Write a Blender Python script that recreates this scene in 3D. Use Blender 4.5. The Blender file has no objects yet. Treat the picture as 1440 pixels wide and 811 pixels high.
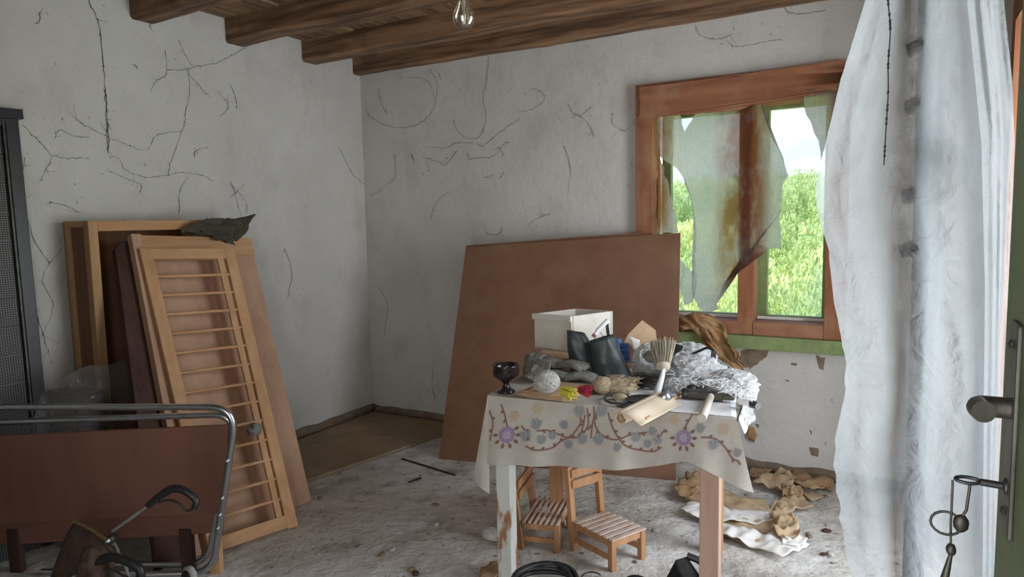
import bpy, bmesh, math, random
import numpy as np
from mathutils import Vector, Matrix, noise
random.seed(7)
V = Vector
scn = bpy.context.scene
col = scn.collection

# ------------------------------------------------------------------ camera
# room axes: x along the back wall, y into the depth (back wall y=0), z up; corner at the origin
F, CX, CY = 967.0, 720.0, 405.5
def unit(v): return v / np.linalg.norm(v)
def cdir(p): return unit(np.array([p[0] - CX, p[1] - CY, F]))
_Y = cdir((1270, 301)); _X = -cdir((-993, 346))
_X = unit(_X - _Y * (_X @ _Y)); _Z = np.cross(_X, _Y)
if _Z[1] > 0: _Z = -_Z
M = np.stack([_X, _Y, _Z])
CAM_H = 1.45
_r = M @ cdir((525, 578)); _c = _r * (-CAM_H / _r[2])
C0 = np.array([-_c[0], -_c[1], CAM_H])
cam_d = bpy.data.cameras.new('camera'); cam = bpy.data.objects.new('camera', cam_d); col.objects.link(cam)
cam_d.sensor_width = 36; cam_d.lens = F / 1440 * 36; cam_d.clip_start = 0.02; cam_d.clip_end = 2000
R_ = Matrix([[M[i][0], -M[i][1], -M[i][2]] for i in range(3)]).to_4x4()
cam.matrix_world = Matrix.Translation(V(C0)) @ R_
scn.camera = cam

# ------------------------------------------------------------------ world, sun, daylight, exposure
scn.view_settings.view_transform = 'Standard'; scn.view_settings.look = 'None'
scn.view_settings.gamma = 1; scn.view_settings.use_curve_mapping = False
scn.view_settings.exposure = 0.18
w = bpy.data.worlds.new('sky'); scn.world = w; w.use_nodes = True
nt = w.node_tree; nt.nodes.clear()
def wn(t, **k):
    n = nt.nodes.new(t)
    for a, b in k.items(): setattr(n, a, b)
    return n
tc = wn('ShaderNodeTexCoord'); sep = wn('ShaderNodeSeparateXYZ'); nt.links.new(tc.outputs['Generated'], sep.inputs[0])
ramp = wn('ShaderNodeValToRGB'); nt.links.new(sep.outputs['Z'], ramp.inputs[0])
ramp.color_ramp.elements[0].position = 0.0; ramp.color_ramp.elements[0].color = (.70, .86, .95, 1)
ramp.color_ramp.elements[1].position = 0.6; ramp.color_ramp.elements[1].color = (.20, .46, .88, 1)
mp = wn('ShaderNodeMapping'); mp.inputs['Scale'].default_value = (1, 1, 2.6); nt.links.new(tc.outputs['Generated'], mp.inputs[0])
nz = wn('ShaderNodeTexNoise'); nz.inputs['Scale'].default_value = 5.0; nz.inputs['Detail'].default_value = 6; nt.links.new(mp.outputs[0], nz.inputs['Vector'])
cr = wn('ShaderNodeValToRGB'); nt.links.new(nz.outputs['Fac'], cr.inputs[0])
cr.color_ramp.elements[0].position = .47; cr.color_ramp.elements[0].color = (0, 0, 0, 1)
cr.color_ramp.elements[1].position = .62; cr.color_ramp.elements[1].color = (1, 1, 1, 1)
mx = wn('ShaderNodeMix', data_type='RGBA'); nt.links.new(cr.outputs[0], mx.inputs['Factor'])
nt.links.new(ramp.outputs[0], mx.inputs['A']); mx.inputs['B'].default_value = (.96, .98, 1.0, 1)
bg = wn('ShaderNodeBackground'); bg.inputs['Strength'].default_value = 1.4; nt.links.new(mx.outputs['Result'], bg.inputs[0])
wo = wn('ShaderNodeOutputWorld'); nt.links.new(bg.outputs[0], wo.inputs[0])

def sun_lamp(direction, e):
    l = bpy.data.lights.new('sun_offscreen', 'SUN'); l.energy = e; l.angle = .01; l.color = (1, .95, .85)
    o = bpy.data.objects.new('sun_offscreen', l); col.objects.link(o); o.rotation_euler = V(direction).to_track_quat('-Z', 'Y').to_euler()
sun_lamp((.75, .30, -.80), 8.0)
def daylight(name, loc, direction, sx, sy, e, c):
    l = bpy.data.lights.new(name, 'AREA'); l.shape = 'RECTANGLE'; l.size = sx; l.size_y = sy; l.energy = e; l.color = c
    o = bpy.data.objects.new(name, l); col.objects.link(o); o.location = loc
    o.rotation_euler = V(direction).to_track_quat('-Z', 'Y').to_euler(); return o
RX = 3.92                                                  # right wall
daylight('opening_right_offscreen', (RX + .42, -1.40, 1.28), (-.92, -.38, -.03), 1.1, 2.0, 52, (.90, .96, 1.0))   # daylight through the opening behind the plastic
daylight('doorway_behind_offscreen', (3.15, -4.60, 1.25), (-.25, 1, .05), .85, 1.9, 25, (1.0, .96, .91))      # the open door the camera looks in through

# ------------------------------------------------------------------ pixel rays
def ray(px, py): return V(M @ cdir((px, py)))
CAMP = V(C0)
def fl(px, py, z=0.0): r = ray(px, py); return CAMP + r * ((z - CAMP.z) / r.z)
def bk(px, py, y=0.0): r = ray(px, py); return CAMP + r * ((y - CAMP.y) / r.y)
def lf(px, py, x=0.0): r = ray(px, py); return CAMP + r * ((x - CAMP.x) / r.x)
AX = V(M @ np.array([0, 0, 1.0]))
def dp(px, py, d): r = ray(px, py); return CAMP + r * (d / r.dot(AX))
def onp(px, py, P, n): r = ray(px, py); return CAMP + r * ((P - CAMP).dot(n) / r.dot(n))
def interp(x, pts):
    if x <= pts[0][0]: return pts[0][1]
    for (a, b), (c, d) in zip(pts, pts[1:]):
        if x <= c: return b + (d - b) * (x - a) / (c - a)
    return pts[-1][1]

# ------------------------------------------------------------------ materials
MATS = {}
def nodes_of(name):
    m = bpy.data.materials.new(name); m.use_nodes = True; t = m.node_tree
    return m, t, t.nodes['Principled BSDF'], t.nodes['Material Output']
def noise_fac(t, scale, stretch=(1, 1, 1), detail=6, lo=.35, hi=.65, dist=0, rough=.6):
    c = t.nodes.new('ShaderNodeTexCoord'); g = t.nodes.new('ShaderNodeMapping'); g.inputs['Scale'].default_value = stretch
    t.links.new(c.outputs['Object'], g.inputs[0])
    n = t.nodes.new('ShaderNodeTexNoise'); n.inputs['Scale'].default_value = scale; n.inputs['Detail'].default_value = detail
    n.inputs['Roughness'].default_value = rough; n.inputs['Distortion'].default_value = dist
    t.links.new(g.outputs[0], n.inputs['Vector'])
    r = t.nodes.new('ShaderNodeMapRange'); r.inputs[1].default_value = lo; r.inputs[2].default_value = hi
    t.links.new(n.outputs['Fac'], r.inputs[0]); return r.outputs[0]
def mixc(t, fac, a, b):
    m = t.nodes.new('ShaderNodeMix'); m.data_type = 'RGBA'
    t.links.new(fac, m.inputs['Factor'])
    for k, v in (('A', a), ('B', b)):
        if isinstance(v, tuple): m.inputs[k].default_value = (*v[:3], 1)
        else: t.links.new(v, m.inputs[k])
    return m.outputs['Result']
def mulv(t, fac, k):
    m = t.nodes.new('ShaderNodeMath'); m.operation = 'MULTIPLY'; t.links.new(fac, m.inputs[0]); m.inputs[1].default_value = k; return m.outputs[0]
def bump(t, bs, fac, strength, dist=.01):
    b = t.nodes.new('ShaderNodeBump'); b.inputs['Strength'].default_value = strength; b.inputs['Distance'].default_value = dist
    t.links.new(fac, b.inputs['Height']); t.links.new(b.outputs[0], bs.inputs['Normal'])
def mat(name, c1, c2=None, scale=8, stretch=(1, 1, 1), rough=.8, metal=0, bmp=0, spec=.3, dirt=None, dirt_amt=.6, lo=.35, hi=.65, bdist=.01, bscale=None, detail=6):
    m, t, bs, out = nodes_of(name)
    bs.inputs['Roughness'].default_value = rough; bs.inputs['Metallic'].default_value = metal; bs.inputs['Specular IOR Level'].default_value = spec
    if c2 is None: bs.inputs['Base Color'].default_value = (*c1, 1)
    else:
        f = noise_fac(t, scale, stretch, lo=lo, hi=hi, detail=detail); c = mixc(t, f, c1, c2)
        if dirt:
            d = noise_fac(t, 3.1, lo=.5, hi=.75, detail=8); c = mixc(t, mulv(t, d, dirt_amt), c, dirt)
        t.links.new(c, bs.inputs['Base Color'])
        if bmp:
            bump(t, bs, f if not bscale else noise_fac(t, bscale, detail=8), bmp, bdist)
    MATS[name] = m; return m
def wood(name, c1, c2, axis, rough=.75, dirt=None, dirt_amt=.5, scale=14, lo=.35, hi=.65):
    s = [1.0, 1.0, 1.0]; s[axis] = .07
    return mat(name, c1, c2, scale=scale, stretch=tuple(s), rough=rough, lo=lo, hi=hi, detail=10, bmp=.3, dirt=dirt, dirt_amt=dirt_amt, bdist=.004)

def plaster():
    m, t, bs, out = nodes_of('lime_plaster'); bs.inputs['Roughness'].default_value = .95; bs.inputs['Specular IOR Level'].default_value = .1
    c = mixc(t, noise_fac(t, 1.3, detail=8), (.575, .555, .52), (.67, .65, .615))
    c = mixc(t, mulv(t, noise_fac(t, 4.5, (1, 1, .6), lo=.52, hi=.78, detail=10), .35), c, (.34, .32, .29))
    c = mixc(t, mulv(t, noise_fac(t, 44, lo=.69, hi=.75, detail=3), .75), c, (.12, .11, .10))
    c = mixc(t, mulv(t, noise_fac(t, 11, (1, 1, .45), lo=.68, hi=.76, detail=7, dist=2.5, rough=.7), .6), c, (.15, .13, .115))
    t.links.new(c, bs.inputs['Base Color'])
    bump(t, bs, noise_fac(t, 22, detail=10), .35, .006); return m
MATS['plaster'] = plaster()
def floor_mat():
    m, t, bs, out = nodes_of('dusty_concrete'); bs.inputs['Roughness'].default_value = .95; bs.inputs['Specular IOR Level'].default_value = .15
    c = mixc(t, noise_fac(t, 1.6, detail=10), (.50, .455, .395), (.70, .675, .645))
    c = mixc(t, mulv(t, noise_fac(t, 5, lo=.5, hi=.7, detail=12), .7), c, (.22, .18, .14))
    c = mixc(t, mulv(t, noise_fac(t, 1.1, (1, 1, 1), lo=.54, hi=.68, detail=12, rough=.75), .75), c, (.78, .78, .79))
    c = mixc(t, mulv(t, noise_fac(t, 26, lo=.62, hi=.69, detail=4), .8), c, (.09, .07, .05))
    t.links.new(c, bs.inputs['Base Color'])
    bump(t, bs, noise_fac(t, 11, detail=12), .6, .02); return m
MATS['floor'] = floor_mat()

def film(name, c1, c2, transp=.25, transl=.6, scale=6, stretch=(1, 1, 1), bmp=.6, rough=.35, stain=None, bscale=30, gloss=.12, clear=(1, 1, 1)):
    """thin plastic: translucent + diffuse + a clear share, crinkled"""
    m, t, bs, out = nodes_of(name); t.nodes.remove(bs)
    c = mixc(t, noise_fac(t, scale, stretch), c1, c2)
    if stain: c = stain(t, c)
    tr = t.nodes.new('ShaderNodeBsdfTranslucent'); df = t.nodes.new('ShaderNodeBsdfDiffuse'); tp = t.nodes.new('ShaderNodeBsdfTransparent'); gl = t.nodes.new('ShaderNodeBsdfGlossy')
    gl.inputs['Roughness'].default_value = rough
    b = t.nodes.new('ShaderNodeBump'); b.inputs['Strength'].default_value = bmp; b.inputs['Distance'].default_value = .01
    t.links.new(noise_fac(t, bscale, detail=6, dist=1.2), b.inputs['Height'])
    for n in (tr, df, gl): t.links.new(b.outputs[0], n.inputs['Normal'])
    for n in (tr, df): t.links.new(c, n.inputs['Color'])
    tp.inputs['Color'].default_value = (*clear, 1)
    def mixs(f, a, bb):
        x = t.nodes.new('ShaderNodeMixShader'); x.inputs[0].default_value = f; t.links.new(a.outputs[0], x.inputs[1]); t.links.new(bb.outputs[0], x.inputs[2]); return x
    a = mixs(transl, df, tr); a = mixs(gloss, a, gl); a = mixs(transp, a, tp)
    t.links.new(a.outputs[0], out.inputs[0]); MATS[name] = m; return m
def rust_stain(t, c):
    co = t.nodes.new('ShaderNodeTexCoord'); s = t.nodes.new('ShaderNodeSeparateXYZ'); t.links.new(co.outputs['Object'], s.inputs[0])
    def band(center, width):
        a = t.nodes.new('ShaderNodeMath'); a.operation = 'SUBTRACT'; t.links.new(s.outputs['X'], a.inputs[0]); a.inputs[1].default_value = center
        b = t.nodes.new('ShaderNodeMath'); b.operation = 'ABSOLUTE'; t.links.new(a.outputs[0], b.inputs[0])
        r = t.nodes.new('ShaderNodeMapRange'); t.links.new(b.outputs[0], r.inputs[0]); r.inputs[1].default_value = width; r.inputs[2].default_value = width * .25; return r.outputs[0]
    n = noise_fac(t, 7, (1, 1, .5), lo=.30, hi=.60, detail=6)
    for ce, wd, am in ((-.01, .17, 1.5), (-.52, .14, 1.4), (.52, .10, .8)):
        p = t.nodes.new('ShaderNodeMath'); p.operation = 'MULTIPLY'; p.use_clamp = True; t.links.new(band(ce, wd), p.inputs[0]); t.links.new(n, p.inputs[1])
        q = t.nodes.new('ShaderNodeMath'); q.operation = 'MULTIPLY'; q.use_clamp = True; t.links.new(p.outputs[0], q.inputs[0]); q.inputs[1].default_value = am
        c = mixc(t, q.outputs[0], c, (.50, .18, .045))
    return c
film('window_film', (.88, .90, .92), (1.0, 1.0, 1.0), transp=.12, transl=.90, scale=75, bmp=1.0, bscale=110, stain=rust_stain)
film('curtain_film', (.35, .37, .39), (.46, .48, .50), transp=.42, transl=.80, scale=3, stretch=(1, 1, .3), bmp=.50, bscale=13)
film('bag_film', (.90, .91, .93), (.98, .98, .99), transp=.03, transl=.15, scale=14, bmp=.9, bscale=60, gloss=.25, rough=.3)
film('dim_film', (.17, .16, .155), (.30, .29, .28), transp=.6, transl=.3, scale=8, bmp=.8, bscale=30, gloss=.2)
def glass_mat(name, f=.06, tint=(1, 1, 1)):
    m, t, bs, out = nodes_of(name); t.nodes.remove(bs)
    tp = t.nodes.new('ShaderNodeBsdfTransparent'); gl = t.nodes.new('ShaderNodeBsdfGlossy'); gl.inputs['Roughness'].default_value = .03; tp.inputs[0].default_value = (*tint, 1)
    x = t.nodes.new('ShaderNodeMixShader'); x.inputs[0].default_value = f; t.links.new(tp.outputs[0], x.inputs[1]); t.links.new(gl.outputs[0], x.inputs[2]); t.links.new(x.outputs[0], out.inputs[0]); MATS[name] = m
glass_mat('pane_glass', .05); glass_mat('bulb_glass', .30, (.95, .90, .80))
def leaf_mat(name, c1, c2):
    m, t, bs, out = nodes_of(name); c = mixc(t, noise_fac(t, 1.7, lo=.3, hi=.7), c1, c2)
    t.links.new(c, bs.inputs['Base Color']); bs.inputs['Roughness'].default_value = .6
    tr = t.nodes.new('ShaderNodeBsdfTranslucent'); t.links.new(c, tr.inputs[0]); x = t.nodes.new('ShaderNodeMixShader'); x.inputs[0].default_value = .45
    t.links.new(bs.outputs[0], x.inputs[1]); t.links.new(tr.outputs[0], x.inputs[2]); t.links.new(x.outputs[0], out.inputs[0]); MATS[name] = m
leaf_mat('leaf_yellow', (.60, .68, .32), (.78, .82, .48)); leaf_mat('leaf_green', (.44, .58, .26), (.64, .72, .38)); leaf_mat('leaf_dark', (.34, .48, .24), (.50, .62, .36))

wood('beam_wood', (.12, .066, .038), (.32, .185, .105), 0, dirt=(.05, .035, .03), dirt_amt=.75, lo=.40, hi=.60, scale=22)
wood('plank_wood', (.15, .088, .052), (.34, .21, .12), 1, dirt=(.06, .045, .035), dirt_amt=.6, lo=.40, hi=.60, scale=24)
wood('pine_z', (.46, .25, .12), (.60, .36, .20), 2); wood('pine_x', (.46, .25, .12), (.60, .36, .20), 0); wood('pine_y', (.46, .25, .12), (.60, .36, .20), 1)
wood('panel_pink', (.42, .25, .165), (.52, .33, .225), 2, scale=8)
wood('crate_wood', (.36, .21, .10), (.50, .31, .16), 2)
wood('dark_board', (.045, .022, .018), (.085, .04, .03), 2); wood('crate_back', (.165, .080, .045), (.22, .11, .062), 2)
wood('laminate', (.20, .095, .066), (.255, .122, .088), 2, rough=.45, dirt=(.28, .20, .16), dirt_amt=.30, scale=5)
wood('laminate_strip', (.20, .095, .066), (.255, .122, .088), 0, rough=.45)
mat('hardboard', (.165, .080, .045), (.205, .104, .060), scale=5, rough=.65, dirt=(.27, .17, .115), dirt_amt=.35)
mat('hardboard_back', (.165, .080, .045), (.205, .104, .060), scale=5, rough=.75)
wood('frame_wood', (.21, .075, .036), (.36, .145, .068), 2, dirt=(.52, .33, .20), dirt_amt=.45); wood('frame_wood_x', (.22, .085, .045), (.36, .155, .08), 0, dirt=(.52, .34, .22), dirt_amt=.45)
mat('green_paint', (.20, .27, .10), (.30, .36, .16), scale=12, rough=.6, bmp=.2, dirt=(.14, .13, .08))
mat('door_green', (.055, .082, .030), (.085, .115, .045), scale=7, rough=.5, bmp=.15)
mat('old_metal', (.05, .048, .042), (.10, .095, .08), scale=20, rough=.45, metal=.7)
mat('chrome', (.52, .55, .60), (.62, .64, .68), scale=15, rough=.28, metal=1.0)
mat('steel', (.45, .46, .48), (.62, .62, .63), scale=25, rough=.35, metal=.9)
mat('black_plastic', (.012, .012, .013), (.022, .022, .024), scale=20, rough=.35, spec=.5)
mat('black_rubber', (.014, .015, .017), (.03, .03, .033), scale=20, rough=.45, spec=.5)
mat('white_paint_wood', (.62, .62, .58), (.34, .17, .085), scale=9, stretch=(1, 1, -.33), rough=.7, lo=.50, hi=.56, bmp=.3)
wood('leg_pink', (.36, .235, .175), (.46, .31, .235), 2)
wood('seat_slat', (.42, .30, .24), (.60, .47, .40), 1, scale=20); wood('chair_wood', (.36, .18, .085), (.50, .27, .14), 2)
mat('cloth', (.43, .39, .345), (.53, .49, .44), scale=5, rough=.9, bmp=.15, dirt=(.40, .35, .29), dirt_amt=.5)
mat('print_vine', (.235, .13, .10)); mat('print_leaf', (.215, .115, .10)); mat('print_tulip', (.27, .29, .30)); mat('print_flower', (.29, .215, .33)); mat('print_core', (.48, .40, .50)); mat('print_yellow', (.46, .365, .26))
mat('oilcloth_white', (.74, .75, .76), (.86, .87, .88), scale=12, rough=.5)
mat('goblet_glaze', (.012, .009, .010), (.03, .018, .016), scale=9, rough=.18, spec=.6)
mat('glove_cloth', (.16, .16, .14), (.30, .29, .26), scale=18, rough=.95, bmp=.5)
mat('rubber_green', (.022, .034, .036), (.045, .06, .062), scale=9, rough=.42, spec=.5, bmp=.2)
mat('olive_cloth', (.05, .048, .032), (.085, .08, .055), scale=18, rough=.95, bmp=.4)
mat('box_white', (.66, .62, .55), (.50, .43, .34), scale=5, rough=.8, lo=.5, hi=.75, bmp=.1, dirt=(.28, .20, .13), dirt_amt=.5)
mat('twine_white', (.34, .335, .31), (.50, .49, .46), scale=40, rough=.95); mat('twine_tan', (.36, .28, .18), (.52, .43, .30), scale=40, rough=.95); mat('yarn_yellow', (.55, .48, .05), (.70, .62, .10), scale=50, rough=.9); mat('yarn_red', (.30, .02, .04), (.42, .04, .07), scale=50, rough=.9)
mat('kraft', (.46, .31, .19), (.58, .41, .27), scale=9, rough=.85, bmp=.2); mat('paper_roll', (.60, .48, .34), (.72, .60, .46), scale=6, rough=.8)
mat('paper_white', (.74, .71, .66), (.84, .82, .79), scale=7, rough=.85, dirt=(.55, .38, .20), dirt_amt=.35); mat('paper_tan', (.38, .26, .15), (.56, .42, .27), scale=7, rough=.9); mat('paper_brown', (.26, .16, .085), (.46, .30, .17), scale=9, rough=.9)
mat('foam_brown', (.30, .15, .06), (.52, .33, .17), scale=9, rough=.95, bmp=.5)
mat('bristle', (.36, .31, .22), (.60, .55, .44), scale=60, stretch=(1, 1, .1), rough=.95); mat('bristle_blue', (.06, .12, .30), (.12, .20, .42), scale=60, rough=.8); mat('handle_white', (.72, .73, .76), (.84, .85, .87), scale=8, rough=.4)
mat('stone', (.42, .39, .34), (.60, .57, .52), scale=10, rough=.95, bmp=.5); mat('web', (.065, .06, .055)); mat('mortar', (.20, .145, .10), (.30, .23, .17), scale=14, rough=.95, bmp=.6)
mat('stroller_cloth', (.062, .04, .030), (.11, .07, .05), scale=20, rough=.95, bmp=.3); mat('wheel_grey', (.30, .30, .30), (.42, .42, .42), scale=20, rough=.8)
mat('bucket_white', (.60, .60, .55), (.72, .71, .66), scale=10, rough=.6); mat('felt_black', (.010, .010, .010), (.020, .019, .018), scale=40, rough=.95)
mat('grass', (.32, .46, .14), (.52, .60, .24), scale=.4, rough=.95, detail=10); mat('far_hill', (.36, .50, .28), (.50, .60, .36), scale=.05, rough=1, detail=10); mat('bark', (.10, .075, .05), (.17, .13, .09), scale=10, rough=.95)
mat('board_floor', (.25, .175, .105), (.34, .26, .17), scale=2.5, rough=.9, dirt=(.12, .085, .055), dirt_amt=.7, bmp=.2)
mat('dirt_band', (.17, .125, .085), (.24, .185, .13), scale=9, rough=.95, bmp=.5); mat('brass', (.30, .22, .10), (.4, .3, .16), scale=30, rough=.5, metal=.8); mat('pole_dark', (.018, .019, .022), (.035, .036, .04), scale=9, rough=.8)
mat('cream_wall', (.7, .66, .58), (.78, .74, .66), scale=2)
def mesh_mat():
    m, t, bs, out = nodes_of('woven_mesh'); bs.inputs['Roughness'].default_value = .5; bs.inputs['Metallic'].default_value = .4
    c = t.nodes.new('ShaderNodeTexCoord'); g = t.nodes.new('ShaderNodeMapping'); g.inputs['Rotation'].default_value = (math.pi / 4, 0, 0); t.links.new(c.outputs['Object'], g.inputs[0])
    k = t.nodes.new('ShaderNodeTexChecker'); k.inputs['Scale'].default_value = 140; k.inputs['Color1'].default_value = (.014, .013, .012, 1); k.inputs['Color2'].default_value = (.13, .125, .12, 1)
    t.links.new(g.outputs[0], k.inputs['Vector']); t.links.new(k.outputs[0], bs.inputs['Base Color']); bump(t, bs, k.outputs[1], .6, .003); MATS['woven_mesh'] = m
mesh_mat()

# ------------------------------------------------------------------ mesh builder and tagging
def basis(u, v): u = V(u).normalized(); w_ = u.cross(V(v)).normalized(); v = w_.cross(u); return u, v, w_
class MB:
    def __init__(s): s.v = []; s.f = []; s.smooth = []
    def add(s, vs, fs, smooth=False):
        n = len(s.v); s.v += [V(p) for p in vs]
        for f in fs: s.f.append([i + n for i in f]); s.smooth.append(smooth)
        return s
    def hexa(s, b, t):      # b, t: 4 corners each
        return s.add(list(b) + list(t), [(3, 2, 1, 0), (4, 5, 6, 7), (0, 1, 5, 4), (1, 2, 6, 5), (2, 3, 7, 6), (3, 0, 4, 7)])
    def box(s, a, b):
        (x0, y0, z0), (x1, y1, z1) = a, b
        return s.hexa([(x0, y0, z0), (x1, y0, z0), (x1, y1, z0), (x0, y1, z0)], [(x0, y0, z1), (x1, y0, z1), (x1, y1, z1), (x0, y1, z1)])
    def slab(s, quad, thick, n=None):   # quad of 4 coplanar corners, thickness along -n
        q = [V(p) for p in quad]; n = V(n) if n else (q[1] - q[0]).cross(q[3] - q[0]).normalized()
        return s.hexa([p - n * thick for p in q], q)
    def bar(s, a, b, wdt, dep, side):   # box bar from a to b; wdt along side, dep across
        a, b = V(a), V(b); u, sd, w_ = basis(b - a, side); h = sd * wdt / 2; g = w_ * dep / 2
        return s.hexa([a - h - g, a + h - g, a + h + g, a - h + g], [b - h - g, b + h - g, b + h + g, b - h + g])
    def tube(s, pts, r, seg=8, closed=False, caps=True):
        pts = [V(p) for p in pts]; n = len(pts); rings = []; prev = None
        rr = r if isinstance(r, (list, tuple)) else [r] * n
        for i, p in enumerate(pts):
            a = pts[i - 1] if (i or closed) else p; b = pts[(i + 1) % n] if (i < n - 1 or closed) else p
            d = (b - a).normalized() if (b - a).length > 1e-9 else V((0, 0, 1))
            if prev is None: prev = d.orthogonal().normalized()
            prev = (prev - d * prev.dot(d))
            prev = prev.normalized() if prev.length > 1e-6 else d.orthogonal().normalized()
            q = d.cross(prev); rings.append([p + (prev * math.cos(k * 2 * math.pi / seg) + q * math.sin(k * 2 * math.pi / seg)) * rr[i] for k in range(seg)])
        vs = [x for rg in rings for x in rg]; fs = []
        for i in range(n if closed else n - 1):
            j = (i + 1) % n
            for k in range(seg): fs.append((i * seg + k, i * seg + (k + 1) % seg, j * seg + (k + 1) % seg, j * seg + k))
        s.add(vs, fs, True)
        if caps and not closed: s.add(rings[0], [tuple(reversed(range(seg)))]); s.add(rings[-1], [tuple(range(seg))])
        return s
    def lathe(s, prof, c, axis=(0, 0, 1), seg=24):
        c = V(c); a = V(axis).normalized(); u = a.orthogonal().normalized(); w_ = a.cross(u); vs = []; fs = []
        for r, h in prof:
            for k in range(seg):
                t = k * 2 * math.pi / seg; vs.append(c + a * h + (u * math.cos(t) + w_ * math.sin(t)) * max(r, 1e-4))
        for i in range(len(prof) - 1):
            for k in range(seg): fs.append((i * seg + k, i * seg + (k + 1) % seg, (i + 1) * seg + (k + 1) % seg, (i + 1) * seg + k))
        return s.add(vs, fs, True)
    def grid(s, fn, nu, nv):
        vs = [fn(i / nu, j / nv) for j in range(nv + 1) for i in range(nu + 1)]
        return s.add(vs, [(j * (nu + 1) + i, j * (nu + 1) + i + 1, (j + 1) * (nu + 1) + i + 1, (j + 1) * (nu + 1) + i) for j in range(nv) for i in range(nu)], True)
    def blob(s, c, size, seed, amp=.25, freq=2.5, sub=4, ridged=True, rot=0, flat=None):
        bm = bmesh.new(); bmesh.ops.create_icosphere(bm, subdivisions=sub, radius=1)
        c = V(c); R = Matrix.Rotation(rot, 3, 'Z'); off = V((seed * 7.3, seed * 3.1, seed * 1.7)); vs = []
        for v in bm.verts:
            p = v.co * freq + off; k = noise.noise(p)
            if ridged: k = (1 - 2.2 * abs(noise.noise(p))) * .6 + (.5 - 1.6 * abs(noise.noise(p * 2.3))) * .45
            q = v.co * (1 + amp * k); q = V((q.x * size[0], q.y * size[1], q.z * size[2])); q = R @ q
            if flat is not None and q.z < flat: q.z = flat + (q.z - flat) * .05
            vs.append(c + q)
        fs = [[v.index for v in f.verts] for f in bm.faces]; bm.free(); return s.add(vs, fs, True)
    def sheet(s, outline, n, amp, freq, cuts=5, seed=0, ridged=True, floor_z=None):
        """thin crumpled sheet: polygon outline, displaced along n"""
        bm = bmesh.new(); n = V(n).normalized(); vv = [bm.verts.new(p) for p in outline]; bm.faces.new(vv)
        bmesh.ops.triangulate(bm, faces=bm.faces[:], quad_method='BEAUTY', ngon_method='BEAUTY')
        bmesh.ops.subdivide_edges(bm, edges=bm.edges[:], cuts=cuts, use_grid_fill=True, fractal=0)
        bm.verts.index_update(); vs = []
        for v in bm.verts:
            p = V(v.co) * freq + V((seed * 3.3, seed * 1.9, seed * 5.1)); k = noise.noise(p)
            k = (1 - 2.4 * abs(k)) * .7 + .5 * noise.noise(p * 2.6) if ridged else k + .5 * noise.noise(p * 2.2)
            q = V(v.co) + n * amp * k + V((noise.noise(p * 1.3 + V((9, 0, 0))), noise.noise(p * 1.3 + V((0, 9, 0))), 0)) * amp * .5
            if floor_z is not None: q.z = max(q.z, floor_z)
            vs.append(q)
        fs = [[v.index for v in f.verts] for f in bm.faces]; bm.free(); return s.add(vs, fs, True)
    def build(s, name, m, parent=None, bevel=0, solid=0, origin=None):
        if parent is not None: o0 = parent.matrix_world.translation if parent.parent is None else ROOT(parent).matrix_world.translation
        elif origin is not None: o0 = V(origin)
        else:
            xs = [p.x for p in s.v]; ys = [p.y for p in s.v]; o0 = V(((min(xs) + max(xs)) / 2, (min(ys) + max(ys)) / 2, min(p.z for p in s.v)))
        me = bpy.data.meshes.new(name); me.from_pydata([p - o0 for p in s.v], [], s.f); me.polygons.foreach_set('use_smooth', s.smooth)
        me.materials.append(MATS[m]); me.update()
        o = bpy.data.objects.new(name, me); col.objects.link(o)
        if parent is not None: o.parent = parent
        else: o.location = o0; o.matrix_world = Matrix.Translation(o0)
        if solid: k = o.modifiers.new('thick', 'SOLIDIFY'); k.thickness = solid; k.offset = 0
        if bevel: k = o.modifiers.new('bevel', 'BEVEL'); k.width = bevel; k.segments = 2; k.limit_method = 'ANGLE'
        return o
def ROOT(o):
    while o.parent: o = o.parent
    return o
def thing(name, label, cat, loc, group=None):
    o = bpy.data.objects.new(name, None); col.objects.link(o); o.empty_display_size = .1
    o.location = V(loc); o.matrix_world = Matrix.Translation(V(loc)); return tag(o, label, cat, group)
def tag(o, label, cat, group=None, kind=None):
    o['label'] = label; o['category'] = cat
    if group: o['group'] = group
    if kind: o['kind'] = kind
    return o
def struct(o, label, cat): return tag(o, label, cat, kind='structure')
def bez(pts, n=8):       # Catmull-Rom through points
    P = [V(p) for p in pts]; P = [P[0] * 2 - P[1]] + P + [P[-1] * 2 - P[-2]]; out = []
    for i in range(1, len(P) - 2):
        a, b, c, d = P[i - 1], P[i], P[i + 1], P[i + 2]
        for k in range(n):
            t = k / n; out.append(.5 * ((2 * b) + (c - a) * t + (2 * a - 5 * b + 4 * c - d) * t * t + (3 * b - a - 3 * c + d) * t ** 3))
    out.append(P[-2]); return out
def fillet(pts, r, n=7):
    P = [V(p) for p in pts]; out = [P[0]]
    for i in range(1, len(P) - 1):
        a = (P[i - 1] - P[i]); b = (P[i + 1] - P[i]); ra = min(r, a.length * .49, b.length * .49); A = P[i] + a.normalized() * ra; B = P[i] + b.normalized() * ra
        for k in range(n + 1): t = k / n; out.append(A * (1 - t) ** 2 + P[i] * 2 * t * (1 - t) + B * t * t)
    out.append(P[-1]); return out

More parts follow.
